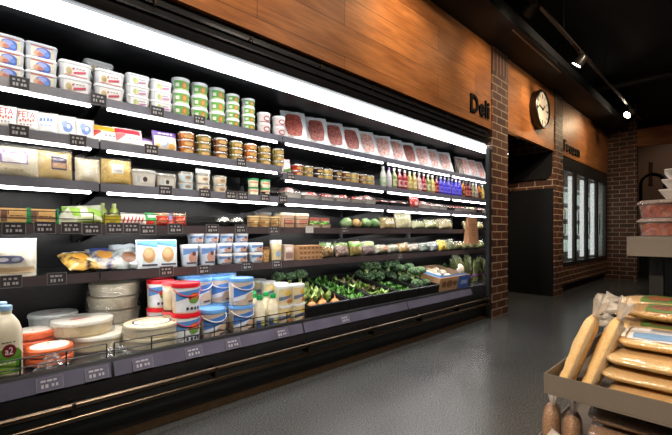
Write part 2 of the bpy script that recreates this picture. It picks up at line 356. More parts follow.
# ---------------------------------------------------------------- upright freezer beyond the second pillar
fz = tag(thing('upright_freezer'), 'black upright freezer with four lit glass doors under the far wood fascia', 'freezer'); fz.location = (-2.3, 8.05, 0)
def fpart(g, name, mats, par=None, **k):
    g.v = [(x + 2.3, y - 8.05, z) for x, y, z in g.v]; return g.build(name, mats, par or fz, **k)
g = G().box(-2.75, -2.7, 6.6, 9.49, .42, 2.12).box(-2.7, FX - .01, 6.6, 6.64, .42, 2.12).box(-2.7, FX - .01, 9.45, 9.49, .42, 2.12).box(-2.7, FX - .01, 6.64, 9.45, 1.97, 2.12).box(-2.7, FX - .06, 6.64, 9.45, .42, .45)
fpart(g, 'cabinet', BLACK)
g = G().box(-2.69, FX - .06, 6.6, 9.45, .0, .12); fpart(g, 'plinth', MATT)
FW = (9.45 - 6.64) / 4
FLIN = M('freezer_lining', c(225, 232, 232), rough=.5, vary=.05); FSH = M('freezer_shelf', c(205, 214, 214), rough=.4)
fpart(G().box(-2.698, -2.68, 6.65, 9.44, .46, 1.96).box(-2.67, -1.975, 9.425, 9.448, .46, 1.96), 'lining', FLIN)
FL = lamp_mat('freezer_tube_glow', (.94, 1, .98, 1), 1.2)
frost = film('cold_glass', (200, 215, 215), .10, .22, .02, 5, .03)
for k in range(4):
    y0 = 6.64 + FW * k; y1 = y0 + FW
    d = fpart(G().box(FX - .05, FX - .01, y0 + .006, y0 + .06, .41, 1.965).box(FX - .05, FX - .01, y1 - .06, y1 - .006, .41, 1.965).box(FX - .05, FX - .01, y0 + .06, y1 - .06, 1.91, 1.965).box(FX - .05, FX - .01, y0 + .06, y1 - .06, .41, .47), 'door', BLACK)
    fpart(G().box(FX - .034, FX - .028, y0 + .06, y1 - .06, .47, 1.91), 'glass_pane', frost, d)
    fpart(G().tube([(FX - .012, y0 + .03, .9), (FX + .02, y0 + .03, .92), (FX + .02, y0 + .03, 1.3), (FX - .012, y0 + .03, 1.32)], .008, 6), 'handle', STEEL, d)
    fpart(G().box(FX - .16, FX - .12, y0 + .12, y0 + .44, .5, 1.9), 'light_tube', FL)
    for z in (.62, .9, 1.18, 1.46, 1.72): fpart(G().box(-2.67, FX - .2, y0 + .01, y1 - .01, z - .012, z), 'shelf', FSH)
pk = []
for k in range(4):
    for j, z in enumerate((.62, .9, 1.18, 1.46)):
        for q in range(3):
            y = 6.64 + FW * k + .13 + .19 * q + .03
            key = ('fz', (k + j + q) % 4)
            def mk():
                r = thing('frozen_food_carton'); colr = [(214, 222, 216), (222, 226, 228), (196, 212, 200), (220, 216, 210)][(k + j + q) % 4]
                G().box(-.06, .06, -.08, .08, 0, .19).build('carton', P(*colr), r, bevel=.003)
                label_mesh(r, lambda s, t, o: (.0602 + o, s * .15, .19 * t), [(RC(-.4, .25, .4, .75), (190, 206, 194))]); return r
            put(key, mk, (FX - .3, y, z + .001), 'pale frozen food carton on a shelf behind the freezer doors', 'carton', 'frozen food cartons behind the freezer doors')

# ---------------------------------------------------------------- signs, clock, track lights
SGN = M('sign_black', c(9, 8, 8), rough=.6, spec=.15)
def wall_sign(word, y0, y1, z0, cap, label):
    r = thing('wall_sign'); r.location = (FX, (y0 + y1) / 2, z0); tot = []; x = 0
    for ch in word:
        vs, fs = text2d(ch, .02, .0); vs2, fs2 = text2d(ch, .02, .06)
        a = min(v.x for v in vs2); b = max(v.x for v in vs2); tot.append((vs2, fs2, a, b, x)); x += (b - a) + .10
    sx = (y1 - y0) / (x - .10); hz = cap / max(v.y for v in tot[0][0])
    for vs, fs, a, b, x0 in tot:
        G().add([(.002 + (v.z + .06) * .12, (v.x - a + x0) * sx - (y1 - y0) / 2, v.y * hz) for v in vs], fs).build('letter', SGN, r)
    tag(r, label, 'sign')
wall_sign('Deli', 3.685, 4.10, 2.165, .178, 'black raised Deli lettering on the wood fascia above the display case')
wall_sign('Frozen', 6.66, 7.48, 2.205, .17, 'black raised Frozen lettering on the far wood fascia above the freezer')
ck = tag(thing('wall_clock'), 'round black-rimmed wall clock on the wood panel between the brick pillars', 'clock'); ck.location = (FX, 5.52, 2.565)
def rotx(g): g.v = [(z, x, y) for x, y, z in g.v]; return g
rotx(G().lathe([(.22, .004), (.25, .008), (.255, .02), (.255, .085), (.245, .095), (.228, .095), (.224, .075), (.0, .075)], 40)).build('case', M('clock_case', c(20, 18, 17), rough=.3), ck)
rotx(G().lathe([(0, .076), (.222, .076), (.222, .078), (0, .078)], 40)).build('dial', M('clock_dial', c(226, 214, 194), rough=.6, vary=.03), ck)
CB = M('clock_ink', c(26, 24, 22), rough=.5)
for k in range(12):
    a = PI / 6 * k; l = .04 if k % 3 else .065
    G().obox(.012 if k % 3 else .02, .002, l, Matrix.Translation((.0795, (.205 - l / 2) * math.sin(a), (.205 - l / 2) * math.cos(a))) @ Matrix.Rotation(-a, 4, 'X')).build('hour_mark', CB, ck)
for nm, ang, l, w in (('hour_hand', 55, .11, .02), ('minute_hand', 282, .165, .014)):
    a = math.radians(ang); G().obox(w, .003, l, Matrix.Translation((.083 if nm[0] == 'h' else .087, l * .4 * math.sin(a), l * .4 * math.cos(a))) @ Matrix.Rotation(-a, 4, 'X')).build(nm, CB, ck)
rotx(G().lathe([(0, .08), (.014, .08), (.014, .09), (0, .09)], 12)).build('hub', CB, ck)

TX, TZ = -1.31, 3.06
TRK = M('track_metal', c(60, 56, 52), rough=.35, metal=.6)
tr = tag(thing('lighting_track'), 'dark lighting track hanging on thin rods below the black ceiling', 'track'); tr.location = (TX, 4, TZ)
G().box(-.016, .016, -6, 5.2, -.012, .012).build('rail', TRK, tr)
for y in (.4, 2.2, 4.6, 6.4, 8.6): G().tube([(0, y - 4, .012), (0, y - 4, .438)], .004, 6).build('rod', TRK, tr)
LB = lamp_mat('spot_lamp_glow', (1, .86, .62, 1), 40)
WARM = (1, .72, .42)
def track_lamp(y, tgt, power, label, size=62):
    r = thing('track_spotlight'); r.location = (TX, y, TZ - .012)
    d = Vector(tgt) - Vector((TX, y, TZ - .12)); q = d.to_track_quat('-Z', 'Y').to_matrix().to_4x4(); q.translation = (0, 0, -.10)
    def tf(g): g.v = [tuple(q @ Vector(v)) for v in g.v]; return g
    G().box(-.014, .014, -.05, .05, -.03, -.001).tube([(0, 0, -.03), (0, 0, -.09)], .006, 6).build('adapter', TRK, r)
    tf(G().lathe([(0, .06), (.04, .06), (.058, .02), (.064, -.06), (.058, -.06), (.052, -.02), (0, -.02)], 18)).build('lamp_can', TRK, r)
    tf(G().lathe([(0, -.045), (.056, -.045), (.056, -.05), (0, -.052)], 18)).build('lamp_face', LB, r)
    tag(r, label, 'spotlight', 'spotlights along the ceiling track' if 'track near' in label else None)
    l = bpy.data.lights.new('track_beam', 'SPOT'); l.energy = power; l.color = WARM; l.spot_size = math.radians(size); l.spot_blend = .9; l.shadow_soft_size = .035
    o = bpy.data.objects.new('track_beam', l); COL.objects.link(o); o.parent = r; o.matrix_local = q @ Matrix.Translation((0, 0, -.065))
    return r
track_lamp(-.5, (FX, -.3, 2.5), 30, 'small dark spotlight on the track nearest the front of the shop', 95)
track_lamp(.75, (FX, .9, 2.55), 34, 'small dark spotlight on the track above the butter tubs end of the case', 95)
track_lamp(2.3, (FX, 2.5, 2.5), 26, 'small dark spotlight on the track above the middle of the case', 95)
track_lamp(3.7, (FX, 3.9, 2.5), 16, 'small dark spotlight on the track facing the Deli lettering', 90)
track_lamp(5.2, (FX, 5.1, 2.2), 24, 'lit warm spotlight on the ceiling track, the nearer of the two in view', 95)
track_lamp(8.1, (FX, 7.3, 2.3), 28, 'lit warm spotlight on the ceiling track, the farther of the two in view', 85)
vt = tag(thing('ceiling_vent'), 'thin pale linear slot in the dark bulkhead above the clock', 'vent'); vt.location = (-1.6, 4.75, 2.984)
G().box(-.008, .008, -.75, .75, -.006, .0).build('slot_trim', M('vent_trim', c(120, 110, 100), rough=.4), vt)
G().box(-.18, -.01, -.75, .75, -.003, .0).build('grille', MATT, vt)
pp = tag(G().tube([(-2.2, 7.9, 3.4), (2.6, 7.9, 3.4)], .05, 10).build('ceiling_pipe', M('pipe_paint', c(12, 12, 12), rough=.5)), 'dark pipe running across under the black ceiling', 'pipe')

# ---------------------------------------------------------------- decor in the far passage
wa = tag(thing('wall_graphic'), 'dark hook-shaped kitchen graphic on the pale wall beyond the brick opening', 'wall graphic'); wa.location = (-1.4, 11.7, 1.6)
g = G(); pts = [(-.27, -.01, -.1)] + [(-.27, -.01, .45)] + [(-.05 - .22 * math.cos(PI * k / 10), -.01, .5 + .22 * math.sin(PI * k / 10)) for k in range(11)] + [(.17, -.01, .36)]
g.tube(pts, .028, 8).build('hook', SGN, wa)
G().lathe([(.0, 0), (.05, 0), (.05, .3), (.025, .36), (.02, .56), (0, .56)], 12, 0, .33, -.03, .35).build('bottle_outline', SGN, wa)
G().box(-.12, -.05, -.014, -.002, .45, 1.0).build('post_outline', M('graphic_brown', c(78, 50, 38)), wa)
cb = tag(thing('passage_counter'), 'low dark counter in the passage beyond the brick wall', 'counter'); cb.location = (-1.0, 10.6, 0)
G().box(-.5, 1.5, -.3, .3, 0, .86).build('cupboard', MATT, cb); G().box(-.52, 1.52, -.32, .32, .861, .9).build('worktop', M('counter_top', c(84, 70, 58), rough=.5), cb)
pl = tag(G().lathe([(0, 0), (.15, 0), (.19, .03), (.19, .035), (.0, .02)], 24).build('platter', M('platter_glaze', c(220, 206, 190), rough=.4)), 'pale round platter standing on the passage counter', 'platter'); pl.location = (-1.22, 10.42, 1.09); pl.rotation_euler = (math.radians(75), 0, 0)
# ---------------------------------------------------------------- product builders (front = +x, width along y)
def rect_tub(name, w, d, h, body, lid, shapes, rr=.018):
    r = thing(name); e = .004
    def ring(k, z): return [(x, y, z) for x, y in rrect(w * k, d * (k if d > .05 else 1), rr)]
    G().loft([ring(.85, 0), ring(.88, .004), ring(.965, h * .84), ring(.965, h * .88)]).build('tub_body', body, r)
    G().loft([ring(.97, h * .80), ring(1, h * .81), ring(1, h * .90), ring(.965, h * .915), ring(.955, h * .98), ring(.93, h), ring(.8, h), ring(.78, h - .002)]).build('lid', lid, r)
    fm = lambda s, t, o: (d / 2 * (.882 + .08 * t) + o, s * (w - 2 * rr) * .95, h * (.05 + .73 * t))
    label_mesh(r, fm, shapes); return r
def round_tub(name, rad, h, body, lid, shapes, span=1.1, lidk=.84, taper=.87, clear=None, n=22, handle=None, content=None):
    r = thing(name)
    G().lathe([(0, .001), (rad * (taper - .03), 0), (rad * taper, .004), (rad * .965, h * lidk), (rad * .965, h * (lidk + .04))], n).build('tub_body', body, r)
    lz = h * (lidk - .03)
    G().lathe([(rad * .97, lz), (rad, lz), (rad, h * .955), (rad * .975, h), (rad * .92, h), (rad * .9, h * .975), (0, h * .975)], n).build('lid', lid, r)
    if shapes:
        rf = lambda t: rad * (taper + (.965 - taper) * (.06 + t * .88))
        fm = lambda s, t, o: ((rf(t) + o) * math.cos(s * 2 * span), (rf(t) + o) * math.sin(s * 2 * span), h * lidk * (.07 + .86 * t))
        label_mesh(r, fm, shapes, nc=10)
    if handle:
        pts = [(rad * 1.02 * math.cos(a), rad * 1.02 * math.sin(a), h * .80 - .035 * math.sin((a + 1.35) / 2.7 * PI)) for a in [-1.35 + 2.7 * k / 12 for k in range(13)]]
        G().tube(pts, .0025, 5).build('handle', handle, r)
    return r
def pillow_fn(w, h, t, wr=.006, seed=0, side=1, p=2.6, q=3.0, bot=0.):
    def fn(u, v):
        a = max(0, 1 - abs(2 * u - 1) ** p) ** .55; b = max(0, 1 - abs(2 * min(1, max(v, bot * .5)) - 1) ** q) ** .5 if v < .9 else max(0, 1 - abs(2 * min(v, .9) - 1) ** q) ** .5 * max(0, (1 - v) / .1)
        x = side * t / 2 * a * b; n = mnoise.noise(Vector((u * w * 26, v * h * 26, seed * 5.3 + side))) * wr * a
        n2 = mnoise.noise(Vector((u * 3 + seed, v * 3, seed * 2.1))) * wr * 1.2 * (v ** 2)
        return (x + n * side * .8 + n2, (u - .5) * w * (1 - .05 * b * a), v * h)
    return fn
def pillow(name, w, h, t, mat, shapes, seed=0, wr=.006, wrap=None, bot=0., pname='bag'):
    r = thing(name); f1 = pillow_fn(w, h, t, wr, seed, 1, bot=bot); f2 = pillow_fn(w, h, t, wr, seed, -1, bot=bot)
    G().grid(f1, 16, 18).grid(f2, 16, 18).build(pname, mat, r, ang=60)
    if shapes:
        def fm(s, tt, o): x, y, z = f1(min(1, max(0, s + .5)), min(1, max(0, tt))); return (x + o * 1.5 + .0008, y, z)
        label_mesh(r, fm, shapes, nc=10, nr=8)
    if wrap:
        k1 = pillow_fn(w * 1.05, h * 1.1, t * 1.15 + .006, wr * 1.6, seed + 9, 1); k2 = pillow_fn(w * 1.05, h * 1.1, t * 1.15 + .006, wr * 1.6, seed + 9, -1)
        g = G().grid(k1, 16, 18).grid(k2, 16, 18); g.v = [(x, y, max(z - h * .0, .0005)) for x, y, z in g.v]; g.build('wrapper', wrap, r, ang=60)
    return r
def bottle(name, prof, body, cap_r, cap_z, cap_h, capm, shapes, lab=None, n=14):
    r = thing(name); G().lathe(prof, n).build('bottle_body', body, r)
    G().lathe([(0, cap_z), (cap_r, cap_z), (cap_r, cap_z + cap_h * .9), (cap_r * .9, cap_z + cap_h), (0, cap_z + cap_h)], n).build('cap', capm, r)
    if shapes:
        R, z0, z1 = lab
        label_mesh(r, lambda s, t, o: ((R + o) * math.cos(s * 2.4), (R + o) * math.sin(s * 2.4), z0 + (z1 - z0) * t), shapes, nc=10)
    return r
def lumps(name, n, w, d, h, rr, mats, seed, parent, flat=.8, part='filling'):
    rnd = random.Random(seed); g = G()
    for k in range(n):
        q = rnd.uniform(rr * .7, rr * 1.2)
        g.blob(rnd.uniform(-.5, .5) * (d - 2 * q), rnd.uniform(-.5, .5) * (w - 2 * q), h + rnd.uniform(-.2, .5) * rr, q, q * rnd.uniform(.8, 1.5), q * flat, .25, 2.2, k + seed, 9, k % len(mats))
    return g.build(part, mats, parent)
def tray_pack(name, w, d, h, traym, foods, seed, n=9, rr=None, wrap=None, shapes=None):
    r = thing(name); ring = lambda k, z, o=0: [(x, y, z) for x, y in rrect(w * k + o, d * k + o, .012)]
    G().loft([ring(.86, 0), ring(.97, h * .5), ring(1, h * .55), ring(.94, h * .54), ring(.84, h * .12)]).build('tray', traym, r)
    lumps('filling', n, w * .92, d * .92, h * .5, rr or h * .45, foods, seed, r)
    if wrap:
        f = lambda u, v: ((v - .5) * d * 1.01, (u - .5) * w * 1.01, h * .56 + h * .55 * (max(0, 1 - abs(2 * u - 1) ** 3) * max(0, 1 - abs(2 * v - 1) ** 3)) ** .5 + .006 * mnoise.noise(Vector((u * 9, v * 9, seed))))
        G().grid(f, 14, 10).build('cling_film', wrap, r, ang=60)
        if shapes: label_mesh(r, lambda s, t, o: tuple(Vector(f(s + .5, 1 - t * 1.0)) + Vector((0, 0, o + .001))), shapes, nc=6, nr=4)
    return r
def carton(name, w, d, h, mat, shapes, top=None, bevel=.002):
    r = thing(name); G().box(-d / 2, d / 2, -w / 2, w / 2, 0, h).build('carton_box', mat, r, bevel=bevel)
    if shapes: label_mesh(r, lambda s, t, o: (d / 2 + o, s * w * .97, h * (.02 + .96 * t)), shapes)
    if top: label_mesh(r, lambda s, t, o: (d / 2 - d * (.02 + .96 * t), s * w * .97, h + o), top, name='top_print')
    return r

# ---------------------------------------------------------------- colours of food and packs
GLOSSW = M('glossy_white_tub', c(226, 226, 226), rough=.28, vary=.02)
CLEARL = film('clear_lid', (235, 235, 228), .35, .3, .1)
WRAP = film('clear_wrap', (232, 232, 230), .035, .13, .8, 45, .18)
CRINK = film('crinkled_wrap', (236, 236, 230), .12, .32, 1., 30, .16)
HAZE = film('hazy_wrap', (236, 234, 226), .09, .16, .8, 38, .25)
def food(name, a, b, sc=60, rough=.4, coat=.2, bump=.4): return M(name, c(*a), col2=c(*b), vscale=sc, rough=rough, coat=coat, bump=bump, bscale=sc * 1.6)
MEAT = food('cured_meat', (124, 36, 28), (190, 96, 78), 70); MEATD = food('dark_salami', (104, 30, 28), (190, 110, 96), 110); HAM = food('pale_ham', (196, 120, 108), (232, 196, 184), 60)
RED = food('red_meat', (150, 24, 28), (206, 76, 66), 50); PINK = food('pink_mince', (214, 120, 120), (246, 224, 220), 90)
DIPO = food('orange_dip', (150, 70, 28), (206, 130, 60), 80); DIPG = food('green_olive_dip', (96, 92, 40), (170, 150, 84), 80); DIPB = food('brown_dip', (86, 50, 30), (150, 100, 60), 80)
DIPR = food('red_dip', (150, 26, 22), (206, 70, 44), 70); DIPY = food('yellow_dip', (206, 180, 90), (236, 220, 150), 60); DIPK = food('black_olive_dip', (22, 18, 22), (60, 44, 44), 80)
CHEESE = food('yellow_cheese', (226, 190, 110), (240, 214, 150), 20, bump=.1); CHEESEP = food('pale_cheese', (240, 228, 190), (248, 240, 214), 15, bump=.1); GRATED = food('grated_cheese', (214, 170, 70), (246, 220, 140), 160)
GRAIN = food('golden_meal', (224, 180, 114), (240, 206, 150), 220, rough=.6, coat=0, bump=.15); LENTIL = food('brown_lentils', (112, 82, 62), (186, 146, 112), 260, rough=.5, coat=0)
SEED = food('mixed_grain', (140, 88, 44), (226, 184, 110), 240, rough=.5, coat=0); NUTS = food('mixed_nuts', (150, 96, 44), (226, 190, 130), 120)
GREEN = food('leaf_green', (40, 104, 34), (110, 170, 60), 24, rough=.45, coat=.1); GREEND = food('dark_leaf', (22, 62, 24), (66, 120, 44), 24, coat=.1); GREENL = food('pale_leaf', (140, 176, 84), (206, 220, 150), 22)
PURL = food('purple_leaf', (92, 40, 54), (130, 150, 76), 16); BROC = food('broccoli_florets', (46, 76, 48), (118, 146, 106), 60, rough=.95, coat=0, bump=1.); STEMG = food('pale_stem', (150, 178, 96), (196, 212, 140), 30)
CAULI = food('cauliflower_white', (222, 212, 170), (246, 240, 214), 60, rough=.7, coat=0); CARROT = food('carrot_orange', (214, 100, 24), (240, 150, 50), 40); MUSH = food('mushroom_skin', (206, 184, 156), (240, 228, 208), 30, rough=.7, coat=0)
BMUSH = food('brown_mushroom', (76, 52, 30), (190, 156, 100), 60); BEAN = food('speckled_pulses', (50, 26, 40), (196, 166, 150), 80); YELF = food('yellow_pepper', (220, 170, 20), (250, 220, 80), 20); ASP = food('asparagus_green', (50, 68, 36), (112, 114, 66), 30)
TOM = food('tomato_red', (190, 34, 22), (226, 70, 40), 14, rough=.2); ONION = food('brown_onion', (190, 110, 50), (226, 160, 90), 20)
CARD = M('cardboard', c(180, 138, 98), rough=.75, vary=.08); KRAFT = M('kraft_paper', c(176, 128, 92), rough=.8, vary=.06, bump=.2)
JUICE = {}
S1, S2, S3, S4, S5 = (ZS[k] + .0015 for k in (1, 2, 3, 4, 5)); DK = .3465; S2R = 1.3365
def stack(key, fn, y, D, half, z, n, h, fmt, cat, group=None, rz=0.):
    for k in range(n):
        put(key, fn, (-(D + half), y, z + k * (h + .0006)), fmt.format(LEVEL[n][k]).replace('  ', ' '), cat, group, rz + random.uniform(-.03, .03))
def mid(a, b, D): return (Yp(a, D) + Yp(b, D)) / 2

# ================================================================ TOP SHELF
D = 2.172
BLUE = (98, 122, 214)
t_butter = lambda: rect_tub('margarine_tub', .122, .085, .0635, GLOSSW, GLOSSW, [(RC(-.5, 0, .5, 1), (244, 240, 226)), (RC(-.5, .9, .5, 1), (214, 120, 110)), (EL(.06, .36, .38, .52), BLUE), (EL(.0, .5, .24, .3), (176, 186, 236)), (EL(-.2, .28, .18, .28), (226, 180, 150)), (EL(-.08, .2, .14, .18), (206, 130, 110)), (EL(.2, .3, .12, .2), (120, 160, 232)), (RC(.38, .1, .48, .75), (238, 226, 170))])
for nm, (a, b) in zip(('leftmost', 'second'), ((-9, 23.5), (25.5, 58))):
    stack('butter', t_butter, mid(a, b, D), D, .0425, S1, 3, .0635, 'white rectangular tub with blue picture, {} of %s margarine stack on top shelf' % nm, 'tub')
t_soft = lambda: rect_tub('spread_tub', .136, .09, .0745, GLOSSW, GLOSSW, [(RC(-.5, 0, .5, 1), (246, 242, 236))] + words(-.12, .4, .68, .07, 4, (150, 140, 150), 3) + [(PG(-.1, .42, .2, .42, .38, .6), (214, 90, 110)), (EL(-.3, .42, .13, .3), (206, 190, 140)), (EL(-.26, .3, .08, .16), (190, 150, 110)), (EL(-.12, .62, .05, .08), (214, 110, 120)), (RC(-.48, .02, .48, .08), (206, 120, 100))])
for nm, (a, b) in zip(('left', 'right'), ((58.5, 93), (94, 126))):
    stack('soft', t_soft, mid(a, b, D), D, .045, S1, 2, .0745, 'white tub with red script, {} of the %s two-high stack on top shelf' % nm, 'tub')
stack('soft', t_soft, Yp(96, 2.36), 2.28, .045, S1, 3, .0745, 'white tub with red script, {} of the stack set behind on top shelf', 'tub')
t_ch = lambda: rect_tub('cream_cheese_tub', .118, .085, .0555, GLOSSW, GLOSSW, [(RC(-.5, 0, .5, 1), (246, 244, 240)), (EL(-.22, .45, .14, .34), (190, 206, 130)), (EL(-.1, .4, .1, .3), (226, 214, 160))] + words(0, .45, .6, .08, 3, (150, 140, 190), 2) + [(PG(.0, .44, .18, .3, .32, .46), (206, 130, 180))])
for nm, (a, b) in zip(('left', 'right'), ((127, 150.5), (151.5, 173))):
    stack('chz', t_ch, mid(a, b, D), D, .0425, S1, 3, .0555, 'white cheese tub with pink band, {} of the %s stack beside green tubs' % nm, 'tub')
GL = [(RC(-.5, 0, .5, 1), (110, 176, 82)), (RC(-.5, .0, .5, .14), (190, 214, 150)), (EL(.05, .5, .15, .4), (196, 128, 66)), (EL(.05, .5, .09, .24), (222, 160, 84)), (RC(-.42, .3, -.22, .7), (236, 232, 214)), (RC(.28, .35, .42, .65), (150, 200, 120))]
t_gr = lambda: round_tub('green_label_tub', .05, .0715, GLOSSW, GLOSSW, GL, lidk=.8)
for nm, px in zip(('first', 'second', 'third'), (180.5, 199, 216.5)):
    stack('grn', t_gr, Yp(px, D + .05), D, .05, S1, 3, .0715, 'round green-labelled tub, {} of the %s three-high green stack from left' % nm, 'tub')
t_gs = lambda: round_tub('shallow_green_tub', .0445, .0505, GLOSSW, GLOSSW, GL, lidk=.76)
for nm, px in zip(('left', 'right'), (232.2, 248)):
    stack('grs', t_gs, Yp(px, D + .045), D, .045, S1, 4, .0505, 'shallow round green tub, {} of the %s four-high stack on top shelf' % nm, 'tub')
t_pk = lambda: round_tub('pink_label_tub', .046, .069, GLOSSW, GLOSSW, [(RC(-.5, 0, .5, 1), (226, 206, 204)), (EL(.02, .5, .3, .36), (150, 90, 100)), (EL(.0, .5, .2, .2), (236, 220, 214)), (RC(-.5, 0, .5, .12), (170, 120, 126))])
for nm, px in zip(('left', 'right'), (263.5, 278.5)):
    stack('pnk', t_pk, Yp(px, D + .045), D, .045, S1, 2, .069, 'round white tub with pinkish label, {} of the %s stack beside meat pouches' % nm, 'tub')
# meat pouches leaning back
ML = {0: MEAT, 1: MEATD, 2: HAM}
POUCH = M('pouch_film', c(216, 217, 218), rough=.25, vary=.03, bump=.5, bscale=50)
def t_pouch(k):
    def f():
        m = ML[k]; return pillow('meat_pouch', .188, .27, .022, POUCH, [(EL(.0, .52, .37, .36, 4), m), (RC(-.3, .12, -.05, .15), (170, 160, 156))], seed=k, wr=.005)
    return f
edges = [286, 312, 332, 350, 367, 382, 397, 410, 423, 434, 445, 457]
names = ['leftmost', 'second', 'third', 'fourth', 'fifth', 'sixth', 'seventh', 'eighth', 'ninth', 'tenth', 'eleventh']
kinds = [0, 1, 1, 1, 2, 2, 2, 1, 2, 2, 2]
for k in range(11):
    y = mid(edges[k], edges[k + 1], 2.19)
    put(('pch', kinds[k]), t_pouch(kinds[k]), (-2.238 - .004 * (k % 2), y, S1), 'white-edged sliced meat pouch with %s slices, %s of the leaning pouches' % (('dark red', 'mottled red', 'pale pink')[kinds[k]], names[k]), 'meat pouch', None, random.uniform(-.08, .06) - .36, -.40, random.uniform(-.03, .03))
for nm, y in (('nearest the wire rack', 4.27), ('in the middle of the last three', 4.47), ('at the pillar end', 4.66)):
    put(('pch', 2), t_pouch(2), (-2.24, y, S1), 'pale meat pouch beyond the wire rack, %s' % nm, 'meat pouch', None, -.36, -.40)
rk = tag(thing('wire_rack'), 'small upright wire rack between the meat pouches on the top shelf', 'rack'); rk.location = (-2.24, 4.06, S1)
G().box(-.06, .06, -.09, .09, 0, .004).build('foot_plate', STEEL, rk)
for k in range(6): G().tube([(.03, -.08 + .032 * k, .004), (.0, -.08 + .032 * k, .19), (-.05, -.08 + .032 * k, .2)], .004, 6).build('prong', STEEL, rk)

# ================================================================ SECOND SHELF
D = 2.18
def fl(cols, seed): return pillow('feta_pack', .079, .112, .028, POUCH, cols, seed=seed, wr=.003)
FET = [(RC(-.42, .12, .42, .88), (246, 240, 236)), ('FETA', (196, 40, 50), (-.4, .38, .56, .84))] + [(EL(-.3 + .12 * k, .4 + .05 * (k % 2), .045, .06), (214, 80, 84)) for k in range(6)] + words(-.3, .3, .2, .06, 4, (150, 150, 170), 4)
BTX = [(RC(-.44, .1, .44, .9), (240, 244, 250))] + words(-.34, .34, .52, .16, 4, (84, 130, 200), 7) + words(-.3, .3, .3, .06, 3, (160, 180, 214), 5)
BLO = [(RC(-.44, .1, .44, .9), (238, 242, 248)), (EL(.12, .4, .26, .22), (96, 136, 206)), (EL(-.05, .55, .16, .16), (150, 176, 224)), (EL(.16, .44, .1, .1), (236, 240, 250))]
for lab, px, sh, key in (('white feta pack with red print, leftmost on the second shelf', 5, FET, 'f1'), ('white feta pack with red print, second from the left on second shelf', 27.5, FET, 'f1'), ('white pack with blue lettering beside the red-printed feta packs', 47.5, BTX, 'f2'), ('white pack with blue blotch, nearer the lettered blue pack', 66.5, BLO, 'f3'), ('white pack with blue blotch, nearer the yellow-edged carton', 85, BLO, 'f3')):
    put(key, lambda sh=sh, key=key: fl(sh, len(key) + ord(key[1])), (-2.205, Yp(px, D), S2), lab, 'cheese pack', None, random.uniform(-.08, .08) - .22, -.3)
def flatpack(a, b2, seed): return pillow('cheese_sachet', .14, .115, .022, M('sachet_white', c(246, 244, 240), rough=.4, vary=.02), [(RC(-.44, .62, .44, .88), a), (RC(-.44, .1, .44, .58), (244, 240, 236)), (PG(-.44, -.1, .1, .5, .56, .58), b2)] + words(0, .4, .3, .08, 3, (140, 130, 150), seed), seed=seed, wr=.004)
put('sy', lambda: flatpack((244, 196, 50), (206, 70, 60), 3), (-2.205, mid(95, 118, D), S2), 'white cheese sachet with yellow top edge lying back on second shelf', 'cheese pack', None, .05, -.55)
put('sr', lambda: flatpack((206, 50, 70), (206, 80, 90), 4), (-2.205, mid(120, 141, D), S2), 'white cheese sachet with red top edge lying back on second shelf', 'cheese pack', None, -.05, -.5)
put('sp', lambda: flatpack((150, 110, 190), (226, 220, 236), 5), (-2.2, mid(140, 158, D), S2), 'low white sachet with lilac edge on the second shelf', 'cheese pack', None, .0, -.85, 0, (1, .8, .8))
put('bp', lambda: pillow('grated_cheese_bag', .13, .112, .04, M('purple_bag', c(96, 66, 150), rough=.3, vary=.05), [(RC(-.46, .06, .46, .7), (236, 224, 200)), (EL(-.08, .38, .2, .24), (176, 190, 226)), (EL(-.08, .38, .1, .12), (240, 240, 246)), (EL(.26, .22, .16, .14), (222, 170, 90)), (EL(-.34, .2, .1, .1), (226, 190, 120))] + words(-.3, .35, .78, .07, 4, (226, 216, 240), 6), seed=6), (-2.205, mid(154, 179, D), S2), 'purple-topped bag with pale blue disc beside the stacked dip tubs', 'cheese bag', None, 0, -.16)
def dip(m):
    def f(): return round_tub('dip_tub', .0465, .0415, m, CLEARL, [(RC(-.5, .15, .5, .75), m), (EL(0, .5, .3, .36), (206, 170, 110))], lidk=.8, taper=.9)
    return f
DT = [('o', DIPO, 'orange'), ('g', DIPG, 'olive'), ('b', DIPB, 'brown'), ('g', DIPG, 'olive'), ('o', DIPO, 'orange'), ('g', DIPG, 'olive'), ('g', DIPG, 'olive')]
for k, px in enumerate((186, 203, 220, 235.5, 250, 264, 277.5)):
    kk, m, nm = DT[k]
    stack('dip' + kk, dip(m), Yp(px, D + .047), D, .047, S2, 3, .0415, 'clear %s dip tub, {} of the %s stack along the second shelf' % (nm, ('leftmost', 'second', 'third', 'fourth', 'fifth', 'sixth', 'seventh')[k]), 'dip tub')
put('pkb', lambda: pillow('snack_bag', .09, .11, .035, M('pink_bag', c(214, 186, 196), rough=.3), [(RC(-.3, .3, .3, .7), (236, 230, 226)), (PG(-.4, .4, .1, .25, .25, .45), (96, 150, 80))], seed=8), (-2.2, 1.62, S2R), 'pinkish bag with green stripe at the step in the second shelf', 'bag', None, .1, -.1)
DR = [('r', DIPR, 'red'), ('g', DIPG, 'olive'), ('k', DIPK, 'black'), ('y', DIPY, 'yellow'), ('k', DIPK, 'black'), ('b', DIPB, 'brown'), ('y', DIPY, 'yellow'), ('b', DIPB, 'brown'), ('y', DIPY, 'yellow')]
y = 1.735
for k in range(9):
    kk, m, nm = DR[k]
    stack('dip' + kk, dip(m), y, D, .047, S2R, 2, .0415, '%s dip tub, {} of the %s two-high stack right of the shelf step' % (nm, names[k].replace('leftmost', 'first')), 'dip tub'); y += .0985
GLASS = lambda nm, col: M(nm, c(*col), rough=.12, vary=.06, vscale=12, coat=.5)
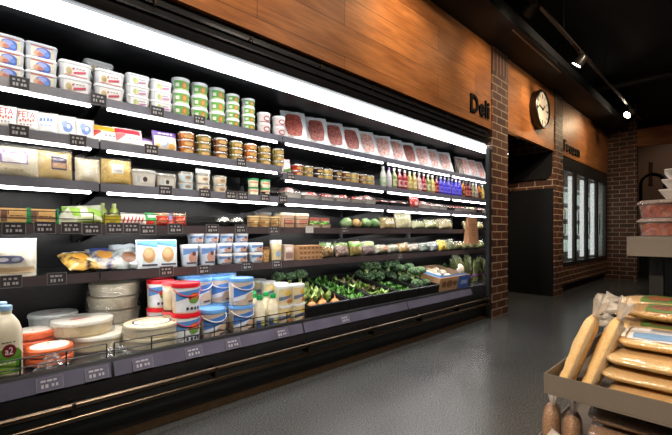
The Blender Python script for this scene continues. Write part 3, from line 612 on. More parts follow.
def bt(name, col, capc, lab, h=.19, R=.03, kind='juice_bottle'):
    def f(): return bottle(kind, [(0, 0), (R * .9, 0), (R, .006), (R, h * .55), (R * .85, h * .66), (R * .42, h * .82), (R * .4, h * .9), (0, h * .9)], GLASS(name, col), R * .48, h * .88, h * .12, M('cap_%d_%d_%d' % capc, c(*capc), rough=.4), [(RC(-.5, 0, .5, 1), lab), (EL(0, .55, .26, .3), col)], (R + .0004, h * .14, h * .46))
    return f
BT = {'w': (bt('white_drink', (206, 210, 206), (220, 220, 220), (150, 180, 140)), 'white'), 'p': (bt('lilac_drink', (200, 196, 210), (110, 66, 150), (200, 206, 196)), 'purple-capped white'), 'g': (bt('green_drink', (130, 146, 90), (206, 206, 200), (196, 196, 160)), 'green'), 'r': (bt('red_drink', (150, 40, 52), (206, 200, 198), (214, 170, 170)), 'red'), 'y': (bt('yellow_drink', (186, 164, 96), (206, 206, 200), (214, 200, 150)), 'yellow'), 'k': (bt('pink_drink', (196, 150, 150), (206, 200, 200), (214, 200, 196)), 'pink'), 'd': (bt('dark_red_drink', (110, 24, 36), (40, 30, 30), (206, 120, 110)), 'dark red'), 'u': (bt('blue_drink', (70, 62, 206), (200, 200, 230), (120, 110, 236)), 'blue-violet'), 'o': (bt('orange_drink', (196, 124, 36), (40, 34, 30), (60, 40, 30)), 'orange')}
seq = 'wpgrryykrgydououuudooddggk'; seq = 'wpgrryykrgyduuuuuuoddgkoy'
y0 = 2.70; used = {}
tot = {q: seq.count(q) for q in seq}
for k, q in enumerate(seq):
    used[q] = used.get(q, 0) + 1; i = used[q]
    lab = '%s drink bottle on second shelf%s' % (BT[q][1], '' if tot[q] == 1 else ', the %s %s one counting from left' % (names[i - 1].replace('leftmost', 'first'), BT[q][1]))
    put('bt' + q, BT[q][0], (-2.218, y0 + k * .0795, zs(2, 3) + .0015), lab, 'bottle', None, random.uniform(-.3, .3) - .2)

# ================================================================ THIRD SHELF
D = 2.18
put('chw', lambda: pillow('cheese_block_pack', .2, .14, .05, CHEESEP, [(RC(-.22, .42, .28, .86), (150, 120, 190)), (RC(-.19, .45, .25, .74), (240, 238, 246))] + words(-.12, .22, .77, .05, 3, (236, 230, 246), 3) + words(-.15, .2, .2, .05, 4, (206, 196, 160), 5), seed=1, wr=.004, wrap=HAZE), (-2.222, mid(-12, 37, D), S3), 'large pale cheese block with purple-bordered label at left of third shelf', 'cheese', None, 0, -.12)
put('cho', lambda: pillow('cheese_block_pack', .135, .14, .05, CHEESE, [(RC(-.12, .34, .34, .8), (66, 56, 92)), (RC(-.09, .4, .31, .58), (196, 150, 110))] + words(-.05, .28, .66, .05, 2, (226, 220, 230), 3), seed=2, wr=.004, wrap=HAZE), (-2.222, mid(40, 72, D), S3), 'yellow cheese block with dark purple label on the third shelf', 'cheese', None, 0, -.12)
put('chy', lambda: pillow('cheese_bag', .105, .125, .05, CHEESEP, [(RC(-.2, .2, .2, .5), (246, 244, 232))], seed=3, wr=.006, wrap=HAZE), (-2.225, mid(78, 102, D), S3), 'bag of pale soft cheese between the yellow block and the grated bag', 'cheese bag', None, 0, -.15)
put('chg', lambda: pillow('grated_cheese_bag', .14, .135, .055, GRATED, [(RC(-.2, .42, .2, .78), (240, 236, 226))] + words(-.14, .14, .5, .1, 4, (150, 140, 130), 3), seed=4, wr=.006, wrap=WRAP), (-2.225, mid(105, 133, D), S3), 'bag of golden grated cheese with white sticker on third shelf', 'cheese bag', None, 0, -.12)
def clearbox(seed, w, h, m): return lambda: rect_tub('deli_container', w, .1, h, m, CLEARL, [(RC(-.5, .25, .5, .85), (226, 224, 216)), (EL(0, .55, .14, .2), (70, 66, 60)), (RC(-.48, .3, -.3, .8), (190, 200, 206))])
put('cb1', clearbox(1, .125, .092, M('ricotta_white', c(226, 226, 220), rough=.4)), (-2.235, mid(134, 157, D), S3), 'clear squarish container with dark round mark, left of its twin', 'container')
put('cb2', clearbox(2, .11, .082, M('ricotta_grey', c(206, 202, 194), rough=.4)), (-2.235, mid(159, 177, D), S3), 'smaller clear container with dark round mark, right of its twin', 'container')
cup = lambda nm, lab: (lambda: round_tub('cheese_cup', .043, .052, M('cup_white', c(232, 228, 218), rough=.35), CLEARL, [(RC(-.5, .1, .5, .9), lab), (EL(0, .5, .2, .25), (170, 140, 110))], lidk=.82))
for k, (px, lab, nm) in enumerate(((185.5, (200, 220, 232), 'pale blue'), (202.5, (232, 226, 210), 'cream'), (219.5, (214, 198, 172), 'beige'))):
    stack('cup%d' % k, cup(nm, lab), Yp(px, D + .045), D, .045, S3, 2, .052, '%s-labelled cheese cup, {} of its pair on the third shelf' % nm, 'cup')
for k, (a, lab) in enumerate(((205, 'white folded paper bag on top of the cream cheese cups'),)):
    put('pb%d' % k, lambda: pillow('small_paper_bag', .09, .03, .05, GLOSSW, [], seed=3), (-2.225, Yp(203, D + .045), S3 + .1062), lab, 'bag', None, 0, 0)
t_gl = lambda: round_tub('green_lid_tub', .036, .055, CREAM, M('green_lid', c(40, 140, 84), rough=.35), [(RC(-.5, .1, .5, .9), (240, 234, 214)), (RC(-.5, .55, .5, .8), (226, 160, 130))], lidk=.84)
for nm, px in (('left', 253), ('right', 265)):
    stack('gl', t_gl, Yp(px, D + .036), D, .036, S3, 2, .055, 'small cream tub with green lid, {} of the %s pair on third shelf' % nm, 'tub')
TB = M('black_tray', c(22, 22, 24), rough=.35); TW = M('white_tray', c(236, 234, 230), rough=.5)
def mt(key, traym, foods, w, h, seed): return lambda: tray_pack('meat_tray', w, .2, h, traym, foods, seed, n=10, wrap=WRAP)
x3 = -2.29
for lab, yy, key, tm, fd, w, h in (('black plastic tray, empty-looking, right of the green-lidded tubs', 1.50, 'mtk', TB, [DIPK], .16, .05), ('white crumpled tray of pale meat at the start of the meat row', 1.68, 'mtw', TW, [PINK, GLOSSW], .15, .075), ('white tray of pink and red meat, second in the meat row', 1.845, 'mtp', TW, [PINK, RED, GLOSSW], .15, .06), ('white tray of dark red meat, third in the meat row', 2.01, 'mtr', TW, [RED, PINK], .15, .06), ('white tray of pink and red meat, fourth in the meat row', 2.175, 'mtp', TW, [PINK, RED, GLOSSW], .15, .06), ('white tray of dark red meat, fifth in the meat row', 2.34, 'mtr', TW, [RED, PINK], .15, .06), ('white tray of pale meat, left of the three dark trays', 2.505, 'mtw', TW, [PINK, GLOSSW], .15, .06), ('black tray of dark meat, left of its neighbour with pink meat', 2.68, 'mtd', TB, [MEATD, DIPK], .15, .06), ('black tray of pink meat among the dark trays', 2.845, 'mtq', TB, [PINK, MEATD], .15, .06), ('black tray of dark meat next to the red chilli bag', 3.01, 'mtd', TB, [MEATD, DIPK], .15, .06), ('white tray of pale meat just beyond the red chilli bag', 3.35, 'mtw', TW, [PINK, GLOSSW], .15, .06), ('pink meat tray, nearer the red chilli bag of the two beyond it', 3.515, 'mtx', TW, [PINK], .15, .065), ('pink meat tray, farther from the red chilli bag of the two beyond it', 3.68, 'mtx', TW, [PINK], .15, .065), ('black tray of dark meat left of the two bright red trays', 3.845, 'mtd', TB, [MEATD, DIPK], .15, .06), ('bright red meat tray, left one of the pair near the pillar', 4.01, 'mtz', TW, [RED], .15, .065), ('bright red meat tray, right one of the pair near the pillar', 4.175, 'mtz', TW, [RED], .15, .065), ('black tray of dark meat just before the pillar end', 4.50, 'mtd', TB, [MEATD, DIPK], .15, .06), ('tray of greenish white salad leaves beyond the red meat trays', 4.34, 'mtg', TW, [GREENL, CAULI], .15, .06), ('pink meat tray at the pillar end of the third shelf', 4.66, 'mtx', TW, [PINK], .14, .065)):
    put(key, mt(key, tm, fd, w, h, len(key) + ord(key[2])), (x3 + .01, yy, S3), lab, 'meat tray', None, random.uniform(-.05, .05), 0, 0, (1, 1, 1))
put('chl', lambda: pillow('chilli_bag', .15, .115, .06, RED, [(EL(-.1, .4, .2, .3), RED), (RC(-.2, .2, .1, .5), (226, 190, 180))], seed=5, wr=.01, wrap=WRAP), (-2.222, 3.185, S3), 'shiny bag of red peppers standing among the meat trays', 'bag', None, .1, -.1)
# ================================================================ FOURTH SHELF (wire guard in front)
D = 2.19
def crt(seed):
    r = thing('pasta_tray'); w, d, h = .117, .12, .075; gm = M('green_tray', c(44, 150, 96), rough=.35)
    G().box(-d / 2, d / 2, -w / 2, w / 2, 0, .008).box(-d / 2, d / 2, -w / 2, -w / 2 + .008, 0, h).box(-d / 2, d / 2, w / 2 - .008, w / 2, 0, h).box(-d / 2, -d / 2 + .006, -w / 2, w / 2, 0, h).build('tray', gm, r)
    G().box(-d / 2 + .012, d / 2 - .004, -w / 2 + .012, w / 2 - .012, .009, h * .95).build('carton', M('tan_carton', c(226, 182, 116), rough=.6, vary=.06), r, bevel=.002)
    label_mesh(r, lambda s, t, o: (d / 2 - .004 + o, s * (w - .03), .009 + (h - .02) * t), [(RC(-.5, .08, -.26, .95), (130, 96, 84)), (RC(-.22, .3, .5, .38), (176, 110, 70)), (RC(-.24, .62, -.2, .96), (96, 60, 50))] + words(-.15, .45, .5, .07, 3, (150, 90, 60), 2)); return r
put('crt', lambda: crt(1), (-2.25, mid(-1, 28.5, D) , S4), 'green tray holding a tan carton, leftmost on the fourth shelf', 'tray')
put('crt', lambda: crt(1), (-2.25, mid(30, 56, D) , S4), 'green tray holding a tan carton, second on the fourth shelf', 'tray')
put('pkt', lambda: pillow('small_packet', .1, .02, .05, M('green_white_packet', c(214, 226, 206), rough=.3), [], seed=2), (-2.36, mid(30, 50, 2.3), S4), 'flat pale packet lying behind the second green tray', 'packet')
def wedge(seed, w, h, acc):
    r = thing('sandwich_pack'); d = .09
    G().loft([[(x, y, z) for y, z in ((-w / 2, .0), (w / 2, .0), (w * .1, h))] for x in (-d / 2, d / 2)]).build('wedge_box', M('wedge_white', c(236, 238, 220), rough=.35, vary=.03), r)
    label_mesh(r, lambda s, t, o: (d / 2 + o, (s * (1 - t) + .1 * t) * w * .9, h * t), [(RC(-.5, .05, .5, .2), acc), (RC(-.2, .3, .2, .6), (246, 248, 240)), (RC(-.1, .66, .1, .85), acc)]); return r
put('wd', lambda: wedge(1, .1, .085, (206, 216, 150)), (-2.25, mid(57, 76, D), S4), 'small white triangular pack beside the green trays', 'pack')
put('sal', lambda: pillow('salad_bag', .17, .095, .05, M('salad_bag_film', c(236, 240, 214), rough=.3, vary=.04), [(PG(-.5, -.1, .55, .3, .98, .75), (150, 196, 60)), (PG(.1, .5, .5, .2, .8, .6), (150, 196, 70)), (RC(-.2, .15, .3, .3), (206, 216, 170)), (RC(-.46, .02, .4, .1), (176, 206, 90))], seed=4), (-2.25, mid(72, 103, D), S4), 'white and lime salad bag leaning behind the wire guard', 'bag', None, 0, -.3, .1)
for nm, px in (('left', 102.5), ('right', 114)):
    put('lb', lambda: bottle('squeeze_bottle', [(0, 0), (.019, 0), (.021, .01), (.021, .08), (.012, .098), (0, .1)], M('lime_bottle', c(190, 206, 96), rough=.2), .01, .098, .022, M('lime_cap', c(206, 220, 140), rough=.4), [(RC(-.4, .2, .4, .8), (214, 224, 150))], (.0214, .015, .078)), (-2.33, Yp(px, 2.33), S4), 'pale green squeeze bottle behind the wire guard, the %s of two' % nm, 'bottle')
put('ylt', lambda: rect_tub('yellow_tub', .085, .07, .055, M('olive_yellow_tub', c(196, 178, 40), rough=.3), M('olive_lid', c(150, 140, 50), rough=.3), [(RC(-.3, .3, .3, .6), (160, 140, 30))]), (-2.25, mid(107, 122, D), S4), 'small olive-yellow tub below the two green squeeze bottles', 'tub')
put('str', lambda: pillow('striped_pack', .13, .07, .05, M('striped_white', c(240, 232, 226), rough=.35), [(PG(-.46 + .14 * k, -.36 + .14 * k, .05, .4, .3, .75), (196, 50, 50)) for k in range(6)], seed=5), (-2.25, mid(127, 148, D), S4), 'red and white striped pack behind the wire guard', 'pack', None, 0, -.25)
put('gbg', lambda: pillow('green_bag', .07, .075, .04, M('green_bag', c(70, 170, 90), rough=.3), [(RC(-.4, .1, .2, .35), (206, 60, 50)), (RC(-.3, .6, .3, .8), (226, 240, 220))], seed=6), (-2.255, mid(150, 160, D), S4), 'bright green bag between the striped pack and the tomatoes', 'bag', None, 0, -.1)
for nm, (a, b) in (('left', (160, 172)), ('right', (177, 190))):
    put('tmb', lambda: pillow('tomato_bag', .085, .075, .05, TOM, [(RC(-.45, .74, .45, .97), (206, 170, 120)), (EL(.0, .4, .3, .2), (226, 110, 70))], seed=7, wrap=WRAP), (-2.255, mid(a, b, D), S4), 'small bag of red tomatoes, %s of the two beside the blue bag' % nm, 'bag', None, 0, -.1)
put('blb', lambda: pillow('blue_bag', .05, .075, .04, M('blue_bag', c(120, 130, 206), rough=.3), [(RC(-.3, .2, .3, .5), (206, 120, 110))], seed=8), (-2.265, mid(172, 177, D), S4), 'narrow blue bag squeezed between two tomato bags', 'bag', None, 0, -.1)
def dome(seed):
    r = thing('dome_container'); G().lathe([(0, 0), (.042, 0), (.05, .02), (.052, .024), (0, .022)], 20).build('base', TB, r)
    g = G(); g.blob(0, 0, .035, .036, .036, .016, .2, 3, seed, 12); g.build('filling', CAULI, r)
    G().lathe([(.052, .024), (.048, .045), (.03, .062), (0, .066)], 20).build('dome_lid', film('dome_film', (226, 232, 234), .15, .5, .1), r); return r
for nm, (a, b) in (('left', (221, 234)), ('right', (234.5, 247))):
    put('dm', lambda: dome(1), (-2.25, mid(a, b, D), S4), 'round clear-domed container, %s of two in front of the dark gap' % nm, 'container', None, 0, -.12)
PUL = M('tan_tub', c(206, 176, 128), rough=.4, vary=.05)
for nm, px in (('left', 253), ('middle', 264), ('right', 275)):
    put('tan', lambda: round_tub('tan_tub', .042, .075, PUL, PUL, [(RC(-.5, .15, .5, .8), (186, 140, 86)), (EL(0, .5, .2, .2), (226, 206, 160))], lidk=.86), (-2.245, Yp(px, 2.245), S4), 'tan round tub behind the wire, %s one of three' % nm, 'tub')
for nm, px in (('left', 262), ('right', 282)):
    stack('whl', lambda: round_tub('white_lid_tub', .068, .056, M('beige_tub', c(206, 186, 156), rough=.4), GLOSSW, [(RC(-.5, .2, .5, .8), (196, 160, 120))], lidk=.8), Yp(px, 2.44), 2.37, .068, S4, 2, .056, 'broad white-lidded beige tub, {} of the %s pair at the back of fourth shelf' % nm, 'tub')
PINKC = M('pinkish_carton', c(216, 180, 150), rough=.6, vary=.05)
for nm, (a, b) in (('left', (283.5, 296)), ('right', (297, 311.5))):
    put('pcr', lambda: rect_tub('large_tan_tub', .125, .1, .105, PINKC, M('cream_lid', c(240, 226, 200), rough=.4), [(RC(-.4, .35, .4, .62), (190, 96, 80)), (RC(-.36, .44, .3, .5), (236, 206, 180)), (RC(-.3, .1, .3, .2), (200, 150, 120))]), (-2.25, mid(a, b, D), S4), 'large tan tub with red print and cream lid, the %s of two' % nm, 'tub')
for nm, (a, b) in (('left', (313, 322)), ('right', (323, 332))):
    put('hrb', lambda: tray_pack('herb_punnet', .1, .11, .05, M('punnet_cream', c(222, 200, 170), rough=.5), [GREEN, GREENL], 3, n=12, rr=.022), (-2.25, mid(a, b, D), S4), 'punnet of small green vegetables, the %s of two beside the tan tubs' % nm, 'punnet')
    put('rdl', lambda: carton('red_top_carton', .1, .08, .085, PINKC, [(RC(-.5, .75, .5, 1), (206, 96, 80)), (RC(-.4, .3, .4, .5), (190, 110, 90))]), (-2.37, mid(a, b, 2.3), S4), 'tan carton with red top band behind the %s vegetable punnet' % nm, 'carton')
def cabbage(r0, m, seed, nm='cabbage'):
    r = thing(nm); G().blob(0, 0, r0 * .9, r0, r0, r0 * .9, .16, 1.8, seed, 16).build('heart', m, r)
    g = G(); rnd = random.Random(seed)
    for k in range(7):
        a = 2 * PI * k / 7 + rnd.uniform(-.2, .2)
        def fn(u, v, a=a): 
            e = (u - .5) * 1.5; rr = r0 * (1.02 + .12 * v); th = .35 + 1.5 * v
            return (rr * math.sin(PI - th) * math.cos(a + e * .8), rr * math.sin(PI - th) * math.sin(a + e * .8), r0 * .92 - rr * .92 * math.cos(PI - th) * -1 if False else r0 * .95 + rr * .9 * math.cos(PI - th))
        g.grid(fn, 4, 5)
    g.v = [(x, y, max(z, .001)) for x, y, z in g.v]; g.build('outer_leaf', m, r, ang=60); return r
for k, (yy, m, lab) in enumerate(((2.27, GREENL, 'small pale green cabbage beside the punnets, nearest the vegetable punnets'), (2.385, CARROT, 'orange-tinged round squash between pale green cabbages'), (2.50, GREENL, 'small pale green cabbage right of the orange squash'), (2.615, GREENL, 'small pale green cabbage farthest along the little cabbage row'))):
    if m is CARROT: put('sq', lambda: cabbage(.045, food('squash_skin', (206, 150, 90), (236, 206, 150), 20), 4, 'squash'), (-2.25, yy, S4), lab, 'vegetable')
    else: put('cab', lambda m=m: cabbage(.05, food('cabbage_leaf', (120, 170, 110), (196, 220, 166), 20), 3), (-2.25, yy, S4), lab, 'vegetable', None, k)
def vegbag(name, w, h, t, m, shapes, seed, wrap=WRAP, wr=.012): return lambda: pillow(name, w, h, t, m, shapes, seed=seed, wr=wr, wrap=wrap, pname='vegetables')
HEAD = [(RC(-.3, .35, .3, .6), (240, 236, 220))]
for key, w, h, t, m, sh, yy, ln, lab in (
    ('pb1', .21, .11, .08, food('baby_potatoes', (190, 160, 100), (232, 212, 150), 40), HEAD, 2.83, -.2, 'clear bag of yellow baby potatoes with white sticker on the fourth shelf'),
    ('pb2', .24, .16, .09, food('pale_sprouts', (206, 200, 140), (236, 228, 190), 24), [], 3.08, -.2, 'tall bag of pale cream vegetables leaning beside the potato bag'),
    ('pb3', .2, .085, .08, food('leek_pale', (176, 186, 130), (226, 226, 186), 18), [], 3.33, -.4, 'low bag of pale green leeks right of the tall cream bag'),
    ('pb4', .24, .1, .09, food('fennel_pale', (150, 170, 100), (226, 220, 170), 14), [], 3.57, -.4, 'bag of mottled green and cream vegetables, middle of the pale bags'),
    ('pb5', .26, .12, .1, food('parsnip_pale', (216, 200, 140), (242, 232, 196), 16), [], 3.84, -.3, 'plump cream vegetable bag just left of the hanging paper bag'),
    ('pb7', .22, .1, .09, food('pale_squash', (206, 196, 130), (236, 226, 170), 14), [], 4.62, -.3, 'pale yellowish vegetable bag, last one on the fourth shelf'),
    ('pb6', .22, .1, .09, food('pale_marrow', (196, 196, 140), (232, 226, 180), 14), [], 4.37, -.3, 'pale vegetable bag just right of the hanging paper bag')):
    put(key, vegbag('vegetable_bag', w, h, t, m, sh, len(PROTO)), (-2.265, yy, S4), lab, 'vegetable bag', None, 0, ln)
# paper bag hanging from the rail of the fourth shelf
def paperbag():
    r = thing('hanging_paper_bag'); w, d, h = .2, .07, .29
    G().loft([[(x, y, z) for x, y in ((d / 2, -w / 2), (d / 2, w / 2), (0, w / 2 - .012), (-d / 2, w / 2), (-d / 2, -w / 2), (0, -w / 2 + .012))] if z < .01 else [(x * .3, y * .86, z) for x, y in ((d / 2, -w / 2), (d / 2, w / 2), (0, w / 2 - .012), (-d / 2, w / 2), (-d / 2, -w / 2), (0, -w / 2 + .012))] for z in (0, h)]).build('paper_sack', KRAFT, r)
    fm = lambda s, t, o: (d / 2 * (1 - .7 * t) + o, s * w * (1 - .14 * t), h * t)
    label_mesh(r, fm, [(EL(.02, .42, .2, .13), (120, 84, 66)), (EL(.02, .42, .15, .09), (186, 138, 102))] + words(-.1, .16, .4, .04, 2, (110, 76, 60), 3) + words(-.34, .34, .72, .03, 4, (130, 92, 70), 5) + words(-.3, .3, .64, .02, 5, (130, 92, 70), 6))
    G().tube([(0, 0, h), (.004, 0, h + .03), (-.03, 0, h + .045)], .003, 6).build('hook', WHITE, r); return r
put('ppb', paperbag, (-2.095, 4.10, .81), 'brown kraft paper bag hanging in front of the vegetable shelves near the pillar', 'paper bag', None, -.1)

# ================================================================ FIFTH SHELF
D = 2.18
put('wsk', lambda: pillow('white_sack', .2, .17, .09, M('white_sack_film', c(240, 236, 222), rough=.35, bump=.4, bscale=40), [(EL(-.02, .46, .3, .1, 3), (110, 116, 150)), (EL(-.1, .46, .1, .05), (226, 226, 232)), (EL(.12, .45, .08, .05), (200, 204, 220)), (RC(-.46, .1, .46, .26), (226, 200, 160))], seed=2, bot=.3), (-2.24, mid(-14, 31, D), S5), 'large white bag with grey-blue printing at the left end of fifth shelf', 'bag')
def snack(seed, a, b, extra): return lambda: pillow('snack_bag', .15, .17, .06, food('snack_film_%d' % seed, a, b, 22, .22, .3), extra, seed=seed, wr=.012)
put('sn1', snack(1, (40, 34, 40), (226, 180, 90), [(EL(.0, .5, .25, .2), (222, 160, 60)), (RC(-.4, .76, .3, .92), (220, 222, 230)), (EL(.2, .25, .14, .1), (240, 226, 190))]), (-2.21, mid(77, 100, D), S5), 'gold and dark crinkled snack bag lying flat, leftmost of three', 'snack bag', None, .25, -1.15)
put('sn2', snack(2, (50, 60, 110), (214, 206, 190), [(EL(.0, .5, .25, .2), (196, 140, 60)), (RC(-.4, .7, .3, .92), (60, 80, 150))]), (-2.23, mid(98, 122, D), S5), 'blue-edged crinkled snack bag, middle of the three lying flat', 'snack bag', None, .0, -1.0)
put('sn3', snack(3, (90, 96, 96), (196, 206, 206), [(EL(.05, .35, .25, .2), (110, 70, 40)), (RC(-.4, .7, .3, .92), (196, 206, 216))]), (-2.225, mid(120, 141, D), S5), 'silvery grey crinkled snack bag beside the white pouches', 'snack bag', None, -.1, -.75)
PCH = M('pouch_white', c(228, 236, 242), rough=.3, vary=.03)
PLB = [(RC(-.46, .05, .46, .95), (224, 234, 242)), (PG(-.46, .46, .82, .7, .97, .97), (90, 150, 206)), (EL(.02, .46, .3, .27), (206, 160, 110)), (EL(-.02, .5, .2, .16), (222, 184, 140)), (RC(-.3, .08, .4, .14), (80, 80, 96))]
for nm, (a, b) in (('left', (141, 160)), ('right', (161, 178))):
    put('wpo', lambda: pillow('yoghurt_pouch', .118, .155, .04, PCH, PLB, seed=9, wr=.004, bot=.4), (-2.225, mid(a, b, D), S5), 'white and blue pouch with a tan disc, %s of the pair' % nm, 'pouch', None, 0, -.08)
YL = [(RC(-.5, 0, .5, 1), (206, 220, 236)), (PG(-.5, .5, .6, .9, 1, 1), (110, 150, 206)), (EL(.06, .45, .26, .34), (206, 160, 140)), (EL(.1, .7, .12, .14), (110, 70, 60)), (RC(-.3, .08, .35, .18), (90, 84, 104))]
YT = M('bluish_tub', c(222, 230, 240), rough=.3, vary=.03)
big = lambda: round_tub('yoghurt_tub', .051, .125, YT, GLOSSW, YL, lidk=.88)
small = lambda: round_tub('small_yoghurt_tub', .050, .064, YT, GLOSSW, YL, lidk=.82)
for nm, px in (('left', 189), ('right', 207)): put('ytb', big, (-2.24, Yp(px, 2.24), S5), 'tall white and blue yoghurt tub, %s of the two right of the pouches' % nm, 'tub')
for nm, px in (('left', 224), ('middle', 239.5), ('right', 255.5)): stack('yts', small, Yp(px, 2.235), D, .055, S5, 2, .064, 'shallow blue and white tub, {} of the %s front pair' % nm, 'tub')
for nm, px in (('first', 195.5), ('second', 211), ('third', 226), ('fourth', 241)):
    stack('ytb', big, Yp(px, 2.38), 2.325, .055, S5, 1, .125, 'blue and white yoghurt tub {} of back row, %s from the pouches' % nm, 'tub')
    put('yts', small, (-2.38, Yp(px, 2.38), S5 + .1265), 'shallow yoghurt tub on top of the back row, %s from the pouches' % nm, 'tub')
put('brn', lambda: round_tub('nut_jar', .028, .1, NUTS, M('brown_lid', c(96, 66, 44), rough=.4), [], lidk=.86), (-2.235, Yp(265.5, 2.235), S5), 'narrow jar of brown nuts right of the yoghurt tubs', 'jar')
put('crj', lambda: round_tub('cream_jar', .042, .145, M('cream_jar_body', c(236, 222, 182), rough=.3), GLOSSW, [(RC(-.5, .1, .5, .7), (226, 206, 150)), (EL(.0, .4, .25, .22), (150, 176, 206)), (EL(.1, .62, .12, .12), (226, 190, 110))], lidk=.86), (-2.235, Yp(275.5, 2.235), S5), 'tall cream jar with white lid between the nut jar and cartons', 'jar')
put('grc', lambda: carton('grey_carton', .08, .1, .11, M('grey_carton', c(200, 182, 170), rough=.6), [(RC(-.4, .1, .4, .5), (150, 120, 110)), (RC(-.4, .6, .3, .85), (222, 214, 206))]), (-2.26, 1.655, S5), 'upright greyish carton left of the stacked egg cartons', 'carton')
egg = lambda: carton('egg_carton', .225, .11, .034, CARD, [(RC(-.45 + .17 * k, .3, -.36 + .17 * k, .6), (110, 60, 44)) for k in range(6)] + [(RC(-.5, .9, .5, 1), (222, 186, 150))])
stack('egg', egg, 1.825, D, .055, S5, 3, .034, 'brown cardboard egg carton, {} of the stack on the fifth shelf', 'egg carton')
for key, w, h, t, m, sh, yy, ln, lab in (
    ('vb1', .135, .115, .08, BMUSH, [(RC(-.5, .74, .5, .98), (90, 150, 60))], 2.04, -.2, 'bag of brown speckled mushrooms with green header, beside egg cartons'),
    ('vb2', .15, .115, .08, BEAN, [(RC(-.5, .74, .5, .98), (120, 150, 70))], 2.205, -.2, 'bag of purple speckled beans with green header'),
    ('vb3', .14, .125, .08, food('carrot_mix', (117, 66, 22), (168, 163, 77), 50), [(RC(-.5, .62, .5, .98), (110, 190, 50)), (RC(-.3, .86, .5, .98), (214, 80, 40))], 2.37, -.2, 'bag of orange vegetables with bright green and red header'),
    ('vb4', .15, .12, .08, food('red_onion_mix', (49, 24, 33), (177, 154, 154), 70), [(RC(-.5, .66, .5, .98), (176, 206, 130))], 2.535, -.2, 'bag of dark purple vegetables under a pale green header'),
    ('vb5', .16, .08, .08, food('stir_mix', (60, 82, 33), (199, 194, 168), 40), [(EL(.1, .4, .2, .2), (226, 110, 40))], 2.71, -.5, 'low bag of green and white cut vegetables with an orange patch'),
    ('vb6', .16, .08, .08, food('coleslaw_mix', (96, 104, 66), (206, 201, 180), 40), [], 2.88, -.5, 'low bag of pale shredded cabbage on the fifth shelf'),
    ('vb7', .16, .09, .08, food('carrot_mix_two', (124, 77, 22), (206, 172, 94), 40), [], 3.05, -.5, 'low bag of golden carrot sticks on the fifth shelf'),
    ('vb8', .16, .08, .08, food('turnip_mix', (110, 104, 88), (208, 202, 189), 34), [], 3.22, -.5, 'low bag of off-white vegetables left of the silvery green bag'),
    ('vb9', .17, .09, .08, food('green_pack', (33, 60, 33), (163, 177, 177), 34), [], 3.40, -.35, 'silvery green salad bag in the middle of the far fifth shelf'),
    ('vba', .16, .1, .08, food('blue_pack', (66, 82, 104), (184, 192, 194), 34), [], 3.565, -.35, 'pale blue vegetable bag left of the yellow peppers'),
    ('vbb', .16, .12, .08, YELF, [(EL(-.1, .3, .15, .15), (90, 130, 40))], 3.73, -.3, 'bright yellow bag of peppers left of the paper bag'),
    ('vbc', .16, .12, .08, food('courgette_mix', (33, 55, 24), (163, 172, 129), 34), [], 3.90, -.3, 'bag of green and white striped vegetables behind the paper bag'),
    ('vbd', .16, .09, .08, food('squash_mix', (110, 93, 33), (94, 111, 51), 34), [], 4.07, -.35, 'low yellow-green vegetable bag right of the striped vegetables'),
    ('vbe', .16, .09, .08, food('sprout_mix', (49, 71, 33), (172, 168, 94), 34), [], 4.24, -.35, 'green vegetable bag left of the yellowish one on fifth shelf'),
    ('vbf', .16, .1, .08, food('lemon_mix', (117, 99, 38), (202, 189, 129), 34), [], 4.41, -.35, 'yellowish vegetable bag, second last on the fifth shelf'),
    ('vbg', .18, .1, .08, food('bean_mix', (60, 82, 38), (177, 184, 129), 34), [], 4.60, -.35, 'green bean bag at the pillar end of the fifth shelf')):
    put(key, vegbag('vegetable_bag', w, h, t, m, sh, len(PROTO)), (-2.235, yy, S5), lab, 'vegetable bag', None, random.uniform(-.1, .1), ln)

# ================================================================ BASE OF THE CASE
def milk():
    r = thing('milk_jug'); w, d = .098, .098; body = M('milk_plastic', c(236, 224, 196), rough=.3, vary=.03)
    secs = []
    for k, z in ((.94, 0), (1, .008), (1, .17), (.97, .195), (.8, .225), (.5, .25), (.36, .258), (.36, .274)):
        secs.append([(x, y, z) for x, y in rrect(w * k, d * k, .024 * k + .004, 4)])
    G().loft(secs).build('jug_body', body, r)
    G().tube([(-.0, -.046, .2), (-.0, -.058, .205), (0, -.062, .17), (0, -.060, .13), (0, -.048, .115)], .009, 8).build('handle', body, r)
    G().lathe([(0, .272), (.021, .272), (.021, .29), (.018, .293), (0, .293)], 16).build('cap', M('blue_cap', c(150, 190, 226), rough=.4), r)
    fm = lambda s, t, o: (d / 2 + o, s * .078, .03 + .13 * t)
    label_mesh(r, fm, [(RC(-.5, .0, .5, .62), (84, 150, 50)), (EL(0, .62, .5, .16), (110, 170, 60)), (EL(-.1, .2, .4, .18), (150, 190, 80)), (EL(0, .68, .30, .2), (120, 24, 40)), ('a2', (240, 226, 226), (-.17, .15, .57, .79))] + words(-.3, .3, .93, .03, 4, (90, 100, 80), 2) + words(-.4, .3, .3, .04, 4, (226, 236, 200), 5)); return r
put('mlk', milk, (-2.045, .118, DK), 'plastic milk bottle with pale blue cap and green label, the front one', 'milk bottle', None, .15)
put('mlk', milk, (-2.152, .108, DK), 'plastic milk bottle with blue cap standing behind the front milk bottle', 'milk bottle', None, .1)
put('mlk', milk, (-2.045, -.005, DK), 'milk bottle partly cut off by the left edge, beside the front one', 'milk bottle', None, .05)
ORN = M('orange_rind', c(236, 104, 44), rough=.3, vary=.06); WCH = M('white_paste', c(246, 236, 224), rough=.5, vary=.03)
